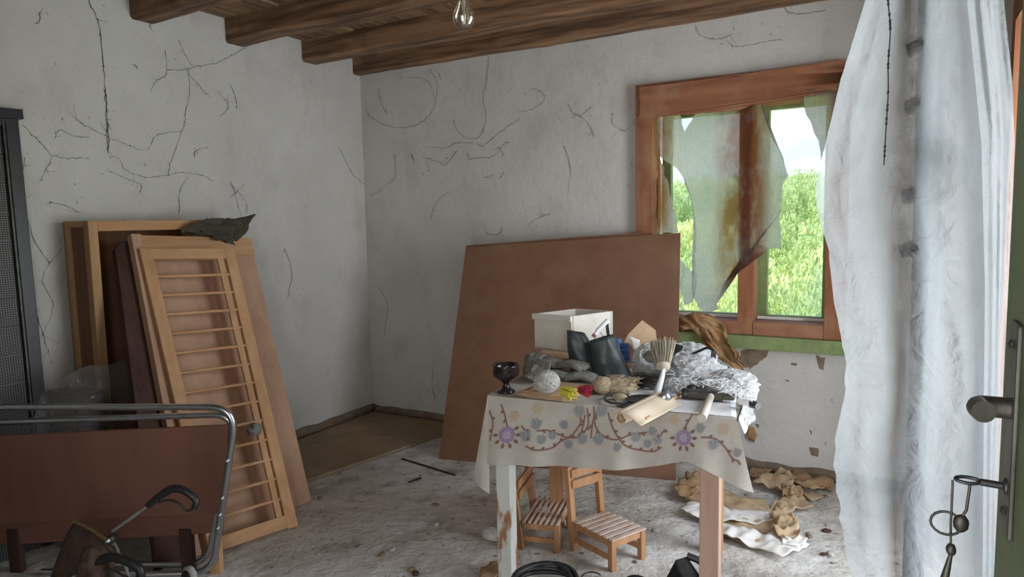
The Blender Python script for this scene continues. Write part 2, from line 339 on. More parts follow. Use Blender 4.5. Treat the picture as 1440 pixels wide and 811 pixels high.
# ================================================================== SETTING
CEIL = 2.69; FY = -4.15
o = MB().box((-.3, FY - 1.6, -.2), (RX + .3, .3, 0)).build('floor', 'floor'); struct(o, 'dusty grey brown concrete floor with white paint stains', 'floor')
o = MB().box((-.3, FY - .2, 0), (0, .3, 2.95)).build('wall_left', 'plaster'); struct(o, 'grey whitewashed left wall covered with cobwebs', 'wall'); WL = o
WX0, WX1, WZ0, WZ1 = 2.20, 3.27, .77, 2.20
m = MB().box((0, 0, 0), (WX0, .3, 2.95)).box((WX1, 0, 0), (RX + .3, .3, 2.95)).box((WX0, 0, 0), (WX1, .3, WZ0)).box((WX0, 0, WZ1), (WX1, .3, 2.95))
o = m.build('wall_back', 'plaster', origin=(1.9, .15, 0)); struct(o, 'whitewashed back wall around the window', 'wall'); WB = o
OY0, OY1, OZ0, OZ1 = -2.15, -.70, .12, 2.25
m = MB().box((RX, FY - .2, 0), (RX + .25, OY0, 2.95)).box((RX, OY1, 0), (RX + .25, 0, 2.95)).box((RX, OY0, 0), (RX + .25, OY1, OZ0)).box((RX, OY0, OZ1), (RX + .25, OY1, 2.95))
o = m.build('wall_right', 'plaster', origin=(RX + .12, -2, 0)); struct(o, 'plastered right wall behind the hanging plastic sheet', 'wall')
DX0, DX1 = 2.72, 3.70
m = MB().box((0, FY - .2, 0), (DX0, FY, 2.95)).box((DX1, FY - .2, 0), (RX, FY, 2.95)).box((DX0, FY - .2, 2.12), (DX1, FY, 2.95))
o = m.build('wall_front', 'plaster', origin=(1.9, FY - .1, 0)); struct(o, 'plastered front wall around the doorway', 'wall')
# balcony opening frame
t = thing('window_2', 'dark brown wooden frame of the opening behind the hanging plastic', 'window', (RX + .1, (OY0 + OY1) / 2, OZ0)); t['kind'] = 'structure'
for a, b in (((RX - .02, OY0, OZ0), (RX + .12, OY0 + .09, OZ1)), ((RX - .02, OY1 - .09, OZ0), (RX + .12, OY1, OZ1))): MB().box(a, b).build('frame_post', 'frame_wood', t)
MB().box((RX - .02, OY0 + .09, OZ1 - .09), (RX + .12, OY1 - .09, OZ1)).build('frame_rail', 'frame_wood', t); MB().box((RX - .02, OY0 + .09, OZ0), (RX + .12, OY1 - .09, OZ0 + .07)).build('frame_rail', 'frame_wood', t)

# ceiling: boards on beams
t = thing('ceiling', 'brown plank ceiling on rough beams', 'ceiling', (1.95, -2, CEIL)); t['kind'] = 'structure'; CE = t
MB().box((-.3, FY - .2, CEIL + .03), (RX + .3, .3, CEIL + .08)).build('roof_deck', 'beam_wood', t)
x = 0.0; rnd = random.Random(3)
while x < RX:
    wd = min(rnd.uniform(.13, .19), RX - x); z = CEIL + rnd.uniform(-.006, .006)
    MB().box((x + .003, FY, z), (x + wd - .004, 0, z + .024)).build('plank', 'plank_wood', t, bevel=.002); x += wd
for i, yf in enumerate((-.075, -.569, -1.171, -1.762, -2.36, -2.95, -3.54)):
    d = .085 if i == 0 else .135; n = 40; rb = random.Random(i); a = [rb.uniform(0, 9) for _ in range(4)]
    m = MB(); rings = []
    for k in range(n + 1):
        X = RX * k / n; w1 = .010 * noise.noise(V((X * 1.7, i * 3.1, 0))) + .004 * noise.noise(V((X * 9, i, 4))); w2 = .012 * noise.noise(V((X * 1.5, i * 2.1, 5))) + .005 * noise.noise(V((X * 11, i, 9)))
        y0 = yf + w1 * (0 if i == 0 else 1); y1 = yf + d + w1 * .6; z0 = 2.553 + w2; c = .012
        if i == 0: y1 = .0
        rings.append([(X, y0, CEIL + .01), (X, y0, z0 + c), (X, y0 + c, z0), (X, y1 - c, z0), (X, y1, z0 + c), (X, y1, CEIL + .01)])
    vs = [p for r in rings for p in r]; fs = [(k * 6 + j, (k + 1) * 6 + j, (k + 1) * 6 + (j + 1) % 6, k * 6 + (j + 1) % 6) for k in range(n) for j in range(6)]
    m.add(vs, fs + [tuple(range(6)), tuple(n * 6 + j for j in reversed(range(6)))]); m.build('beam', 'beam_wood', t)

# dirt bands at the wall base
o = MB().grid(lambda u, v: V((.0 + .012 + .01 * noise.noise(V((u * 30, 1, 2))), -4.1 * u, 0.0 if v == 0 else .065 + .018 * noise.noise(V((u * 26, 4, 2))))), 90, 1).build('baseboard_left', 'dirt_band', solid=.016); struct(o, 'dirt brown base band along the left wall', 'baseboard')
o = MB().grid(lambda u, v: V((.02 + 3.86 * u, -.012 - .01 * noise.noise(V((u * 30, 7, 2))), 0.0 if v == 0 else .06 + .018 * noise.noise(V((u * 26, 9, 2))))), 90, 1).build('baseboard_back', 'dirt_band', solid=.016); struct(o, 'dirt brown base band along the back wall', 'baseboard')
# board lying in the corner
q = [fl(426, 676, .018), fl(618, 611, .018), fl(612, 592, .018), fl(530, 583, .018)]
q = [q[0], q[1], V((q[1].x + .02, -.05, .018)), V((.05, -.05, .018)), V((.05, q[0].y - .45, .018))]
def prism(m, q, th):
    n = len(q); b = [p - V((0, 0, th)) for p in q]; m.add(list(q) + b, [tuple(range(n)), tuple(reversed(range(n, 2 * n)))] + [(i, n + i, n + (i + 1) % n, (i + 1) % n) for i in range(n)]); return m
o = prism(MB(), q, .016).build('floor_board', 'board_floor', bevel=.003); tag(o, 'dirty brown sheet of board lying flat in the wall corner', 'board')
for i, (px, py, qx, qy) in enumerate(((565, 645, 640, 668), (575, 678, 592, 672))):
    a, b = fl(px, py, .004), fl(qx, qy, .004); o = MB().bar(a, b, .012, .008, (0, 0, 1)).build('stick', 'dark_board'); tag(o, ['long thin dark stick lying on the bare floor', 'short dark splinter lying on the bare floor'][i], 'stick')

# ------------------------------------------------------------------ window
t = thing('window_1', 'two bay wooden window with rust brown frame', 'window', (2.73, .1, WZ0)); t['kind'] = 'structure'; W1 = t
def wbox(n, a, b, mm, par=None, bv=.004): return MB().box(a, b).build(n, mm, par or W1, bevel=bv)
wbox('frame_rail', (2.16, -.055, 2.065), (3.31, .10, 2.235), 'frame_wood_x'); wbox('frame_post', (2.16, -.05, .79), (2.265, .10, 2.065), 'frame_wood'); wbox('frame_post', (3.205, -.05, .79), (3.305, .10, 2.065), 'frame_wood')
wbox('mullion', (2.755, -.04, .79), (2.84, .10, 2.065), 'frame_wood'); wbox('frame_rail', (2.265, -.045, .79), (2.755, .10, .865), 'frame_wood_x'); wbox('frame_rail', (2.84, -.045, .79), (3.205, .10, .865), 'frame_wood_x')
wbox('sill', (2.14, -.075, .715), (3.33, .16, .79), 'green_paint')
for x0, x1 in ((2.265, 2.755), (2.84, 3.205)):      # outer green casements
    wbox('outer_stile', (x0 - .02, .20, .79), (x0 + .035, .25, 2.10), 'green_paint'); wbox('outer_stile', (x1 - .035, .20, .79), (x1 + .02, .25, 2.10), 'green_paint')
    wbox('outer_rail', (x0 + .035, .20, .79), (x1 - .035, .25, .875), 'green_paint'); wbox('outer_rail', (x0 + .035, .20, 2.06), (x1 - .035, .25, 2.12), 'green_paint')
    wbox('pane', (x0 + .03, .222, .87), (x1 - .03, .227, 2.065), 'pane_glass', bv=0)
    MB().box((x0 + .001, .098, .866), (x1 - .001, .115, .88)).build('glazing_bead', 'paper_white', W1)
# torn film
def cp(x, y): return (880 + x / 1.803, 70 + y / 1.803)
FILM = thing('torn_plastic_film', 'torn rust stained bubble film stapled over the brown window', 'plastic film', (2.79, -.07, .85))
def jag(pts, y, seed, amp=.008, step=.03):
    P = [bk(*cp(*p), y) for p in pts]; out = []; r = random.Random(seed)
    for i, a in enumerate(P):
        b = P[(i + 1) % len(P)]; k = max(1, int((b - a).length / step))
        for j in range(k):
            q = a.lerp(b, j / k); out.append(q + V((r.uniform(-amp, amp), 0, r.uniform(-amp, amp))))
    return out
pieces = [[(80, 162), (135, 158), (150, 205), (182, 158), (290, 148), (340, 133), (348, 165), (413, 318), (398, 345), (388, 430), (394, 510), (330, 492), (292, 535), (242, 598), (232, 655), (200, 668), (168, 622), (176, 560), (180, 450), (160, 350), (125, 292), (86, 272)],
          [(80, 262), (98, 300), (122, 400), (132, 462), (78, 462)], [(450, 102), (470, 98), (548, 88), (545, 140), (520, 215), (492, 282), (486, 232), (468, 185), (452, 150)], [(138, 530), (160, 556), (182, 566), (172, 640), (150, 650), (136, 600)]]
for i, pc in enumerate(pieces):
    MB().sheet(jag(pc, -.062, i), (0, -1, 0), .010, 9, 3, i).build('film_flap', 'window_film', FILM)
MB().sheet(jag([(36, 96), (320, 62), (560, 25), (560, 95), (340, 138), (285, 152), (80, 168), (36, 172)], -.066, 9, .005), (0, -1, 0), .006, 7, 3, 5).build('film_top_band', 'frame_wood_x', FILM)['label'] = 'brown stained film band over the top rail'
# crumpled brown paper hanging over the sill
pts = [(958, 447), (975, 440), (1000, 442), (1018, 455), (1022, 470), (1035, 488), (1042, 510), (1047, 527), (1036, 520), (1025, 512), (1012, 505), (1003, 488), (998, 470), (975, 462), (958, 466)]
o = MB().sheet([bk(p[0], p[1], -.13) for p in pts], (0, -1, .2), .06, 13, 5, 3).build('crumpled_brown_paper', 'foam_brown', solid=.002); tag(o, 'crumpled brown paper spilling over the green window sill', 'paper')
# bare plaster patches
def patch(pts, plane, mm, seed, par):
    P = [(bk(px, py, -.003) if plane == 'b' else lf(px, py, .003)) for px, py in pts]; n = V((0, -1, 0)) if plane == 'b' else V((1, 0, 0))
    c = sum(P, V((0, 0, 0))) / len(P); out = []; r = random.Random(seed)
    for i, a in enumerate(P):
        b = P[(i + 1) % len(P)]
        for j in range(4): q = a.lerp(b, j / 4); out.append(q + (q - c) * r.uniform(-.12, .12))
    m = MB(); k = len(out); m.add(out + [c + n * .002], [(i, (i + 1) % k, k) for i in range(k)]); return m.build('bare_patch', mm, par)
for i, (pts) in enumerate([[(955, 478), (1012, 482), (1010, 492), (955, 488)], [(1040, 492), (1082, 492), (1075, 505), (1055, 518), (1040, 516)], [(1148, 500), (1160, 503), (1158, 520), (1152, 518)], [(1150, 488), (1172, 490), (1174, 496), (1160, 497)], [(1138, 628), (1152, 630), (1150, 642), (1140, 640)], [(1113, 510), (1121, 511), (1120, 514), (1112, 513)], [(1103, 534), (1110, 534), (1109, 537)], [(1062, 595), (1068, 597), (1066, 603)], [(1138, 604), (1142, 606), (1141, 612)]]):
    patch(pts, 'b', 'mortar', i, WB)

# ------------------------------------------------------------------ outdoors
def terr(x, y):
    d = max(0, y - 1.5); z = -1.7
    z += .062 * max(0, d - 9) + 1.2 * noise.noise(V((x * .05, y * .05, 0)))
    return z
o = MB().grid(lambda u, v: V((-70 + 140 * u, 1.2 + 130 * v ** 1.6, terr(-70 + 140 * u, 1.2 + 130 * v ** 1.6))), 60, 60).build('ground_outside', 'grass'); struct(o, 'sunlit grassy slope outside the window', 'ground')
o = MB().grid(lambda u, v: V((-160 + 320 * u, 130 + 160 * v, 3.0 + 7.5 * math.sin(v * math.pi * .5) + 4 * noise.noise(V((u * 6, v * 2, 3))))), 60, 20).build('hill_outside', 'far_hill'); struct(o, 'hazy green hill far behind the trees', 'hill')
def leaf_mesh(seed, n, leaf, mm):
    r = random.Random(seed); cl = [(V((r.gauss(0, .42), r.gauss(0, .42), r.uniform(.30, .95))), r.uniform(.22, .42)) for _ in range(16)]; vs = []; fs = []
    for i in range(n):
        c, rad = r.choice(cl); d = V((r.gauss(0, 1), r.gauss(0, 1), r.gauss(0, 1))).normalized() * rad * r.uniform(.6, 1) ** .6
        p = c + d; p.z = max(.06, p.z); a = V((r.gauss(0, 1), r.gauss(0, 1), r.gauss(0, 1) + .4)).normalized(); b = a.orthogonal().normalized(); e = a.cross(b); L = leaf * r.uniform(.6, 1.3)
        k = len(vs); vs += [p - b * L, p + e * L * .5, p + b * L, p - e * L * .5]; fs.append((k, k + 1, k + 2, k + 3))
    me = bpy.data.meshes.new('crown'); me.from_pydata(vs, [], fs); me.materials.append(MATS[mm]); return me
trunk = bpy.data.meshes.new('trunk'); _m = MB().tube([(0, 0, -.25), (.01, 0, .2), (0, .02, .55)], [.05, .04, .02], 7); trunk.from_pydata(_m.v, [], _m.f); trunk.materials.append(MATS['bark'])
crowns = [leaf_mesh(1, 5200, .040, 'leaf_yellow'), leaf_mesh(2, 5200, .040, 'leaf_green'), leaf_mesh(3, 5200, .036, 'leaf_dark')]
LBL = ['yellow green leafy tree on the sunny slope outside', 'fresh green leafy tree on the sunny slope outside', 'deeper green leafy tree on the sunny slope outside']
rt = random.Random(11); spots = []
for d, n in ((5.2, 3), (7.5, 3), (10.5, 3), (14.5, 3), (19.5, 4), (25, 4), (32, 5), (42, 5), (56, 6)):
    x0, x1 = 3.56 - (d + 4) * .40, 3.56 - (d + 4) * .015; sp = (x1 - x0) / n
    for k in range(n): spots.append((x0 + sp * (k + .5 + rt.uniform(-.12, .12)), d + rt.uniform(-.1, .1) * sp, sp * .50))
for i, (x, y, s) in enumerate(spots):
    k = rt.choice((0, 1, 1, 2)) if y < 30 else rt.choice((1, 2))
    e = thing('tree', LBL[k], 'tree', (x, y, terr(x, y)), LBL[k].replace('tree', 'trees'))
    hh = s * 1.4 + (1.0 if y < 12 else .8); e.scale = (s, s, hh); e.rotation_euler.z = rt.uniform(0, 6)
    for nm, me in (('crown', crowns[k]), ('trunk', trunk)):
        c = bpy.data.objects.new(nm, me); col.objects.link(c); c.parent = e
b = dp(1132, 254, 128); e = thing('house', 'tiny pale house on the far hill crest', 'house', b - V((0, 0, 2))); MB().box((b.x - 1.2, b.y - 1, b.z - 2), (b.x + 1.2, b.y + 1, b.z + .3)).build('wall', 'cream_wall', e)
MB().add([b + V(p) for p in ((-1.4, -1.2, .3), (1.4, -1.2, .3), (1.4, 1.2, .3), (-1.4, 1.2, .3), (-1.4, 0, .9), (1.4, 0, .9))], [(0, 1, 5, 4), (2, 3, 4, 5), (0, 4, 3), (1, 2, 5), (3, 2, 1, 0)]).build('roof', 'hardboard', e)

# ================================================================== LARGE OBJECTS AT THE WALLS
# hardboard sheets leaning on the back wall
BL, BR = fl(617, 645), fl(950, 676); TR = bk(957, 327, -.045); nrm = (BR - BL).cross(TR - BL).normalized(); TL = onp(655, 347, BL, nrm)
if nrm.y > 0: nrm = -nrm
o = MB().slab([BL, BR, TR, TL], .016, nrm).build('hardboard_sheet', 'hardboard', bevel=.002); tag(o, 'large brown hardboard sheet leaning on back wall, the front one', 'board')
q = [BL.lerp(BR, -.0), BR.lerp(BL, .03), onp(905, 325, BL, nrm), onp(654, 344, BL, nrm)]
o = MB().slab([p - nrm * .022 for p in q], .010, nrm).build('hardboard_sheet', 'hardboard_back', bevel=.001); tag(o, 'thin hardboard sheet tucked behind the large front sheet', 'board')

# crate frame
t = thing('shelf_case', 'open light wood case with brown back standing against left wall', 'shelf case', (.12, -1.87, 0)); X1, Y0, Y1, Z1 = .235, -2.19, -1.52, 1.495
MB().box((.012, Y0 + .005, .03), (.022, Y1 - .005, Z1 - .01)).build('back_panel', 'crate_back', t)
for x in (.025, X1 - .045):
    for y in (Y0, Y1 - .045): MB().box((x, y, 0), (x + .045, y + .045, Z1)).build('post', 'crate_wood', t, bevel=.003)
MB().box((X1 - .045, Y0 + .045, Z1 - .05), (X1, Y1 - .045, Z1)).build('top_rail', 'pine_y', t, bevel=.003); MB().box((.07, Y0, Z1 - .03), (X1 - .045, Y0 + .045, Z1)).build('top_rail', 'pine_x', t, bevel=.003)
MB().box((.07, Y0 + .01, .1), (X1 - .045, Y0 + .02, Z1 - .03)).build('side_panel', 'crate_back', t)

# leaning panel, dark board, cot side
pBR, pTR, pTL = fl(438, 703, .004), lf(352, 335, .26), lf(181, 331, .26); pn = (pTL - pTR).cross(pBR - pTR).normalized()
if pn.x < 0: pn = -pn
pBL = pBR + (pTL - pTR); pBL.z = .004; n2 = (pTL - pTR).cross(pBR - pTR).normalized()
if n2.x < 0: n2 = -n2
up = (pTR - pBR).normalized(); sw = (pTL - pTR).normalized()
t = thing('bed_panel', 'large pale wood bed panel leaning behind the cot side', 'bed panel', ((pBR + pBL) / 2))
MB().slab([pBL, pBR, pTR, pTL], .018, n2).build('board', 'panel_pink', t, bevel=.002)
MB().slab([pBL + n2 * .022, pBL - sw * .05 + n2 * .022, pTL - sw * .05 + n2 * .022, pTL + n2 * .022], .022, n2).build('edge_strip', 'panel_pink', t, bevel=.002)
MB().slab([pTL - up * .11 + n2 * .006, pTR - up * .11 + n2 * .006, pTR + n2 * .006, pTL + n2 * .006], .006, n2).build('top_strip', 'pine_y', t)
# dark board left of and behind it
off = -n2 * .03; a = pTL + sw * .06 + up * .0
q = [pBL + sw * .13 + off, pBL - sw * .3 + off, pTL - sw * .3 + off - up * .02, pTL + sw * .015 + off - up * .015, pTL + sw * .06 + off - up * .06]
q = [V((p.x, p.y, max(p.z, .004))) for p in q]
m = MB(); k = len(q); m.add(q + [p - n2 * .03 for p in q], [tuple(range(k)), tuple(reversed(range(k, 2 * k)))] + [(i, k + i, k + (i + 1) % k, (i + 1) % k) for i in range(k)])
o = m.build('dark_board', 'dark_board', bevel=.002); tag(o, 'very dark brown bed board wedged behind the pale panel', 'board')
# cot side with rungs
lBL, lBR = fl(297, 781, .004), fl(416, 740, .004); lTR, lTL = lf(325, 350, .32), lf(196, 350, .32)
ln = (lBR - lBL).cross(lTL - lBL).normalized()
if ln.x < 0: ln = -ln
lTR = onp(327, 350, lBL, ln)
t = thing('cot_side', 'pale wooden cot side with round rungs leaning on the panel', 'cot side', (lBL + lBR) / 2)
acr = (lBR - lBL).normalized(); lup = (lTL - lBL).normalized()
def LP(u, v): return lBL.lerp(lBR, u).lerp(lTL.lerp(lTR, u), v)
MB().bar(LP(.05, 0), LP(.05, 1), .055, .032, acr).build('stile', 'pine_z', t, bevel=.004); MB().bar(LP(.95, 0), LP(.95, 1), .055, .032, acr).build('stile', 'pine_z', t, bevel=.004); MB().bar(LP(.825, .045), LP(.825, .97), .030, .022, acr).build('inner_stile', 'pine_z', t, bevel=.003)
MB().bar(LP(.10, .98), LP(.90, .98), .055, .026, lup).build('top_rail', 'pine_y', t, bevel=.003); MB().bar(LP(.10, .025), LP(.90, .025), .06, .028, lup).build('bottom_rail', 'pine_y', t, bevel=.003)
for i in range(13):
    v = .10 + .80 * i / 12; MB().tube([LP(.06, v) + ln * .004, LP(.93, v) + ln * .004], .0075, 8).build('rung', 'pine_y', t)
o = MB().blob(LP(.76, .34) + ln * .02, (.02, .028, .024), 3, .7, 2.5, 3).build('cobweb_clump', 'glove_cloth'); tag(o, 'grey dust clump caught on a cot rung', 'dust clump', )
# olive cloth on top of the panel
c = [lf(px, py, .28) for px, py in ((252, 326), (285, 309), (330, 308), (353, 303), (348, 318), (330, 346), (300, 333), (275, 331))]
o = MB().sheet(c, (1, 0, .3), .06, 12, 7, 4).blob(lf(305, 322, .27), (.05, .15, .035), 8, .45, 2.4, 4).build('olive_rag', 'olive_cloth'); tag(o, 'crumpled dark olive cloth draped on top of panel corner', 'cloth')

# black mesh panel
mT = lf(22, 165, .03); mB_ = lf(60, 550, .10); mB_ = mT + (mB_ - mT) * (mT.z / (mT.z - mB_.z)); g = V((0, -1, 0)); mn = (mT - mB_).cross(g).normalized(); mn = mn if mn.x > 0 else -mn
t = thing('mesh_panel', 'black steel framed panel of woven mesh leaning on left wall', 'mesh panel', mB_ + g * .4)
MB().slab([mB_ + g * .05, mB_ + g * .75, mT + g * .75, mT + g * .05], .006, mn).build('mesh', 'woven_mesh', t)
MB().bar(mB_ + g * .025, mT + g * .025, .055, .035, g).build('side_rail', 'black_plastic', t, bevel=.003); MB().bar(mB_ + g * .06 + mn * .012, mT + g * .06 + mn * .012, .008, .012, g).build('inner_rod', 'old_metal', t); MB().bar(mB_ + g * .775, mT + g * .775, .055, .035, g).build('side_rail', 'black_plastic', t, bevel=.003)
u_ = (mT - mB_).normalized(); MB().bar(mT + g * .05 - u_ * .02, mT + g * .75 - u_ * .02, .05, .03, u_).build('top_rail', 'black_plastic', t)
MB().bar(mT - g * .015 + mn * .015 + u_ * .01, mT + g * .12 + mn * .015 + u_ * .005, .045, .05, u_).build('bracket', 'black_plastic', t, bevel=.004)

# translucent sheet draped over the dark things behind the folded table
pts = [(40, 600), (58, 556), (75, 540), (100, 524), (128, 513), (150, 514), (172, 506), (192, 505), (212, 560), (225, 640), (225, 690), (40, 690)]
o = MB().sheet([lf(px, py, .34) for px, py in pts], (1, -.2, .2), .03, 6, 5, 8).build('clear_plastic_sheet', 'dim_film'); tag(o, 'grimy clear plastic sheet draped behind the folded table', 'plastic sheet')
q = [fl(60, 690), fl(235, 660)]
o = MB().box((.05, -2.335, .004), (.30, -2.205, .70)).build('dark_filler', 'dark_board', bevel=.004); tag(o, 'added dark filler block under the grimy clear plastic sheet', 'filler block')  # added block, invented to fill the dark area behind the sheet

# folded table on its side with chrome legs
barR, barL, foot = fl(333, 572, .75), fl(-30, 572, .75), V((1.10, -2.275, .013))
bu = (barL - barR).normalized(); t = thing('folded_table', 'folded table with brown laminate top and bent chrome legs', 'table', (.7, -2.40, 0))
footL = foot + V((bu.x * .75, bu.y * .75, 0)); tn = bu.cross(V((0, 0, 1))).normalized(); tn = tn if tn.y < 0 else -tn
MB().tube(fillet([barL, barR, foot, footL], .12, 10), .0135, 12).build('leg_tube', 'chrome', t)
dn = V((0, 0, -.058)); bR2 = fl(327, 588, .70) + tn * .0
pl0 = barR; pln = (foot - barR).cross(bu).normalized()
i1, i2 = onp(326, 585, pl0, pln), onp(-30, 597, pl0, pln); f2 = foot + bu * .035 - tn * .02 + V((0, 0, .01))
MB().tube(fillet([i2 - tn * .03, i1 - tn * .03, f2 - tn * .01 + V((0, 0, .02)), f2 + bu * .6 - tn * .02], .10, 10), .0125, 12).build('leg_tube', 'chrome', t)
for k in (.30, .52, .62, .70): MB().lathe([(.001, .02), (.006, .018), (.008, .010), (.008, 0)], barR.lerp(foot, k) + tn * .004, tn, 10).build('rivet', 'steel', t)
def OP(px, py, k=0.0): return onp(px, py, pl0 - tn * (.015 + k), pln)
MB().slab([OP(-25, 738), OP(314, 722), OP(320, 598), OP(-25, 614)], .022, tn).build('table_top', 'laminate', t, bevel=.003)
MB().slab([OP(-25, 768, .02), OP(312, 749, .02), OP(313, 718, .02), OP(-25, 732, .02)], .022, tn).build('apron', 'laminate_strip', t, bevel=.003)
for px in (262, 20): c = OP(px, 742, .03); MB().bar(c, V((c.x, c.y, .0)), .05, .03, bu).build('support_leg', 'dark_board', t)
MB().bar(OP(302, 752, .045), V((OP(302, 752, .045).x, OP(302, 752, .045).y, 0)), .045, .03, bu).build('support_leg', 'pine_z', t)

# old stroller in front of it
D = 2.42; G = thing('folded_stroller', 'old folded stroller with black curved handles and brown fabric', 'stroller', fl(170, 860)); zz = lambda px, py, d=0: dp(px, py, D + d)
MB().tube([zz(158, 747), zz(212, 708)], .0055, 8).build('push_rod', 'steel', G); MB().tube([zz(104, 733, .05), zz(128, 744, .02), zz(160, 765)], .0055, 8).build('cross_rod', 'brass', G)
MB().tube(bez([zz(208, 711), zz(225, 697), zz(243, 687), zz(258, 689), zz(272, 699), zz(276, 707), zz(273, 715)]), [.013] * 10 + [.0145] * 12 + [.0135] * 10 + [.012] * 17, 10).build('handle_grip', 'black_plastic', G)
MB().tube(bez([zz(273, 715), zz(262, 718), zz(252, 708), zz(238, 703), zz(222, 706)]), .0045, 8).build('brake_lever', 'old_metal', G)
MB().lathe([(.001, .022), (.011, .02), (.015, .008), (.017, -.012), (.001, -.016)], zz(157, 757), -AX, 14).build('pivot_joint', 'old_metal', G); MB().lathe([(.001, .034), (.007, .03), (.009, .02)], zz(157, 757), -AX, 12).build('rivet', 'steel', G)
MB().tube(bez([zz(118, 807), zz(135, 791), zz(157, 783), zz(178, 789), zz(196, 800), zz(198, 815)]), .0155, 10).build('handle_grip', 'black_plastic', G)
MB().tube(bez([zz(120, 812), zz(150, 800), zz(172, 808), zz(190, 818)]), .0045, 8).build('brake_lever', 'old_metal', G)
MB().tube([zz(118, 807), zz(98, 850), fl(85, 900) + V((0, 0, .02))], .006, 8).build('frame_rod', 'steel', G); MB().tube([zz(157, 757), zz(178, 800, .1), zz(196, 880, .1)], .006, 8).build('frame_rod', 'steel', G)
MB().tube([zz(200, 808, .15), zz(262, 806, .18)], .006, 8).build('axle', 'steel', G)
w_c = zz(266, 812, .16); MB().lathe([(.012, -.012), (.032, -.012), (.042, -.008), (.042, .008), (.032, .012), (.012, .012), (.012, -.012)], w_c, (AX + V((.55, -.2, 0))).normalized(), 22).build('wheel', 'wheel_grey', G)
MB().lathe([(.001, -.014), (.030, -.014), (.030, .014), (.001, .014)], w_c, (AX + V((.55, -.2, 0))).normalized(), 18).build('hub', 'black_plastic', G)
MB().sheet([zz(104, 735, .06), zz(132, 747, .03), zz(150, 768, .01), zz(128, 790, .02), zz(95, 815, .04), zz(70, 850, .06), zz(62, 870, .1), zz(80, 790, .1)], -AX, .02, 7, 4, 2).build('seat_fabric', 'stroller_cloth', G, solid=.004)
MB().blob(zz(135, 800, .03), (.055, .06, .10), 6, .18, 2, 4, False).build('fabric_bundle', 'stroller_cloth', G)

# bulb on a wire
yb = -2.29; bc = bk(652, 26, yb); t = thing('light_bulb', 'clear light bulb in black socket hanging from ceiling beam', 'light bulb', (bc.x, yb, bc.z - .05))
R = .034; MB().lathe([(.001, -R), (.012, -R * .94), (.024, -R * .68), (.032, -R * .25), (.034, .1 * R), (.031, .5 * R), (.022, R * 1.0), (.0145, R * 1.5), (.013, R * 1.9)], bc, seg=24).build('glass', 'bulb_glass', t)
MB().lathe([(.001, -.018), (.006, -.012), (.004, .02), (.008, .05)], bc, seg=10).build('filament_stem', 'steel', t)
MB().lathe([(.001, .052), (.013, .052), (.014, .062), (.019, .064), (.019, .088), (.012, .10), (.001, .102)], bc, seg=18).build('socket', 'black_plastic', t)
MB().tube([bc + V((0, 0, .10)), bc + V((.004, .0, .25)), V((bc.x, yb, 2.56))], .0035, 6).build('cord', 'black_plastic', t)

# ================================================================== TABLE
TZ = .762; tFL, tFR = fl(687, 557, TZ), fl(1036, 590, TZ); tx = (tFR - tFL).normalized(); ty = V((-.105, .994, 0)); TD = .66
tBL, tBR = tFL + ty * TD, tFR + ty * TD; down = V((0, 0, -1)); fn = tx.cross(V((0, 0, 1))).normalized(); fn = fn if fn.y < 0 else -fn
t = thing('table', 'small wooden table with one white peeling leg under floral cloth', 'table', (tFL + tBR) / 2 - V((0, 0, TZ)))
MB().slab([tFL, tFR, tBR, tBL], .022, (0, 0, 1)).build('table_top', 'leg_pink', t, bevel=.003)
def leg(c, wd, mm, dp_=None): c = V(c); MB().bar((c.x, c.y, 0), (c.x, c.y, TZ - .02), wd, dp_ or wd, tx).build('leg', mm, t, bevel=.003)
lFL = onp(713, 740, tFL + ty * .05, fn); lFR = onp(999, 740, tFR + ty * .05, fn)
leg((lFL.x, lFL.y, 0), .062, 'white_paint_wood'); leg((lFR.x, lFR.y, 0), .068, 'leg_pink'); a = fl(1006, 777); leg((a.x, a.y, 0), .058, 'chair_wood'); a = onp(783, 690, tFL + ty * (TD - .10), fn); leg((a.x, a.y, 0), .055, 'chair_wood')
MB().slab([tFL + tx * .06 + ty * .06 - V((0, 0, .11)), tFR - tx * .06 + ty * .06 - V((0, 0, .11)), tFR - tx * .06 + ty * .06 - V((0, 0, .022)), tFL + tx * .06 + ty * .06 - V((0, 0, .022))], .02, fn).build('apron', 'leg_pink', t)

# cloth
CL = thing('tablecloth', 'beige printed tablecloth with faded flowers draped over table', 'tablecloth', (tFL + tBR) / 2 + V((0, 0, .0)))
fP = tFL + fn * .010
hem = [(689, 650), (707, 649), (785, 655), (902, 657), (940, 651), (966, 647), (987, 653), (1020, 672), (1060, 692)]
def top_px(u): return (687 + 349 * u, 556 + 33 * u)
def front(px, py, k=0.0):
    u = max(0, min(1, (px - 687) / 349)); d = max(0, (py - (556 + 33 * u)) / 95)
    wv = (.010 + .016 * math.sin(px * .045 + .6) + .008 * math.sin(px * .11)) * d ** 1.4
    return onp(px, py, fP, fn) + fn * (wv + .012 * d + k)
def fgrid(u, v):
    tp = top_px(u); hx = 689 + (1060 - 689) * u; hy = interp(hx, hem); return front(tp[0] + (hx - tp[0]) * v, tp[1] + (hy - tp[1]) * v)
m = MB(); m.grid(fgrid, 90, 20)
A = tFL + V((0, 0, .004)); B_ = tFR + V((0, 0, .004))
m.grid(lambda u, v: (front(*top_px(u)) if v == 0 else (A.lerp(B_, u) + ty * (TD + .012) * (v - .02) + fn * (.006 if v < .04 else 0) + V((0, 0, .002 + .002 * noise.noise(V((u * 9, v * 9, 1))))))), 60, 30)
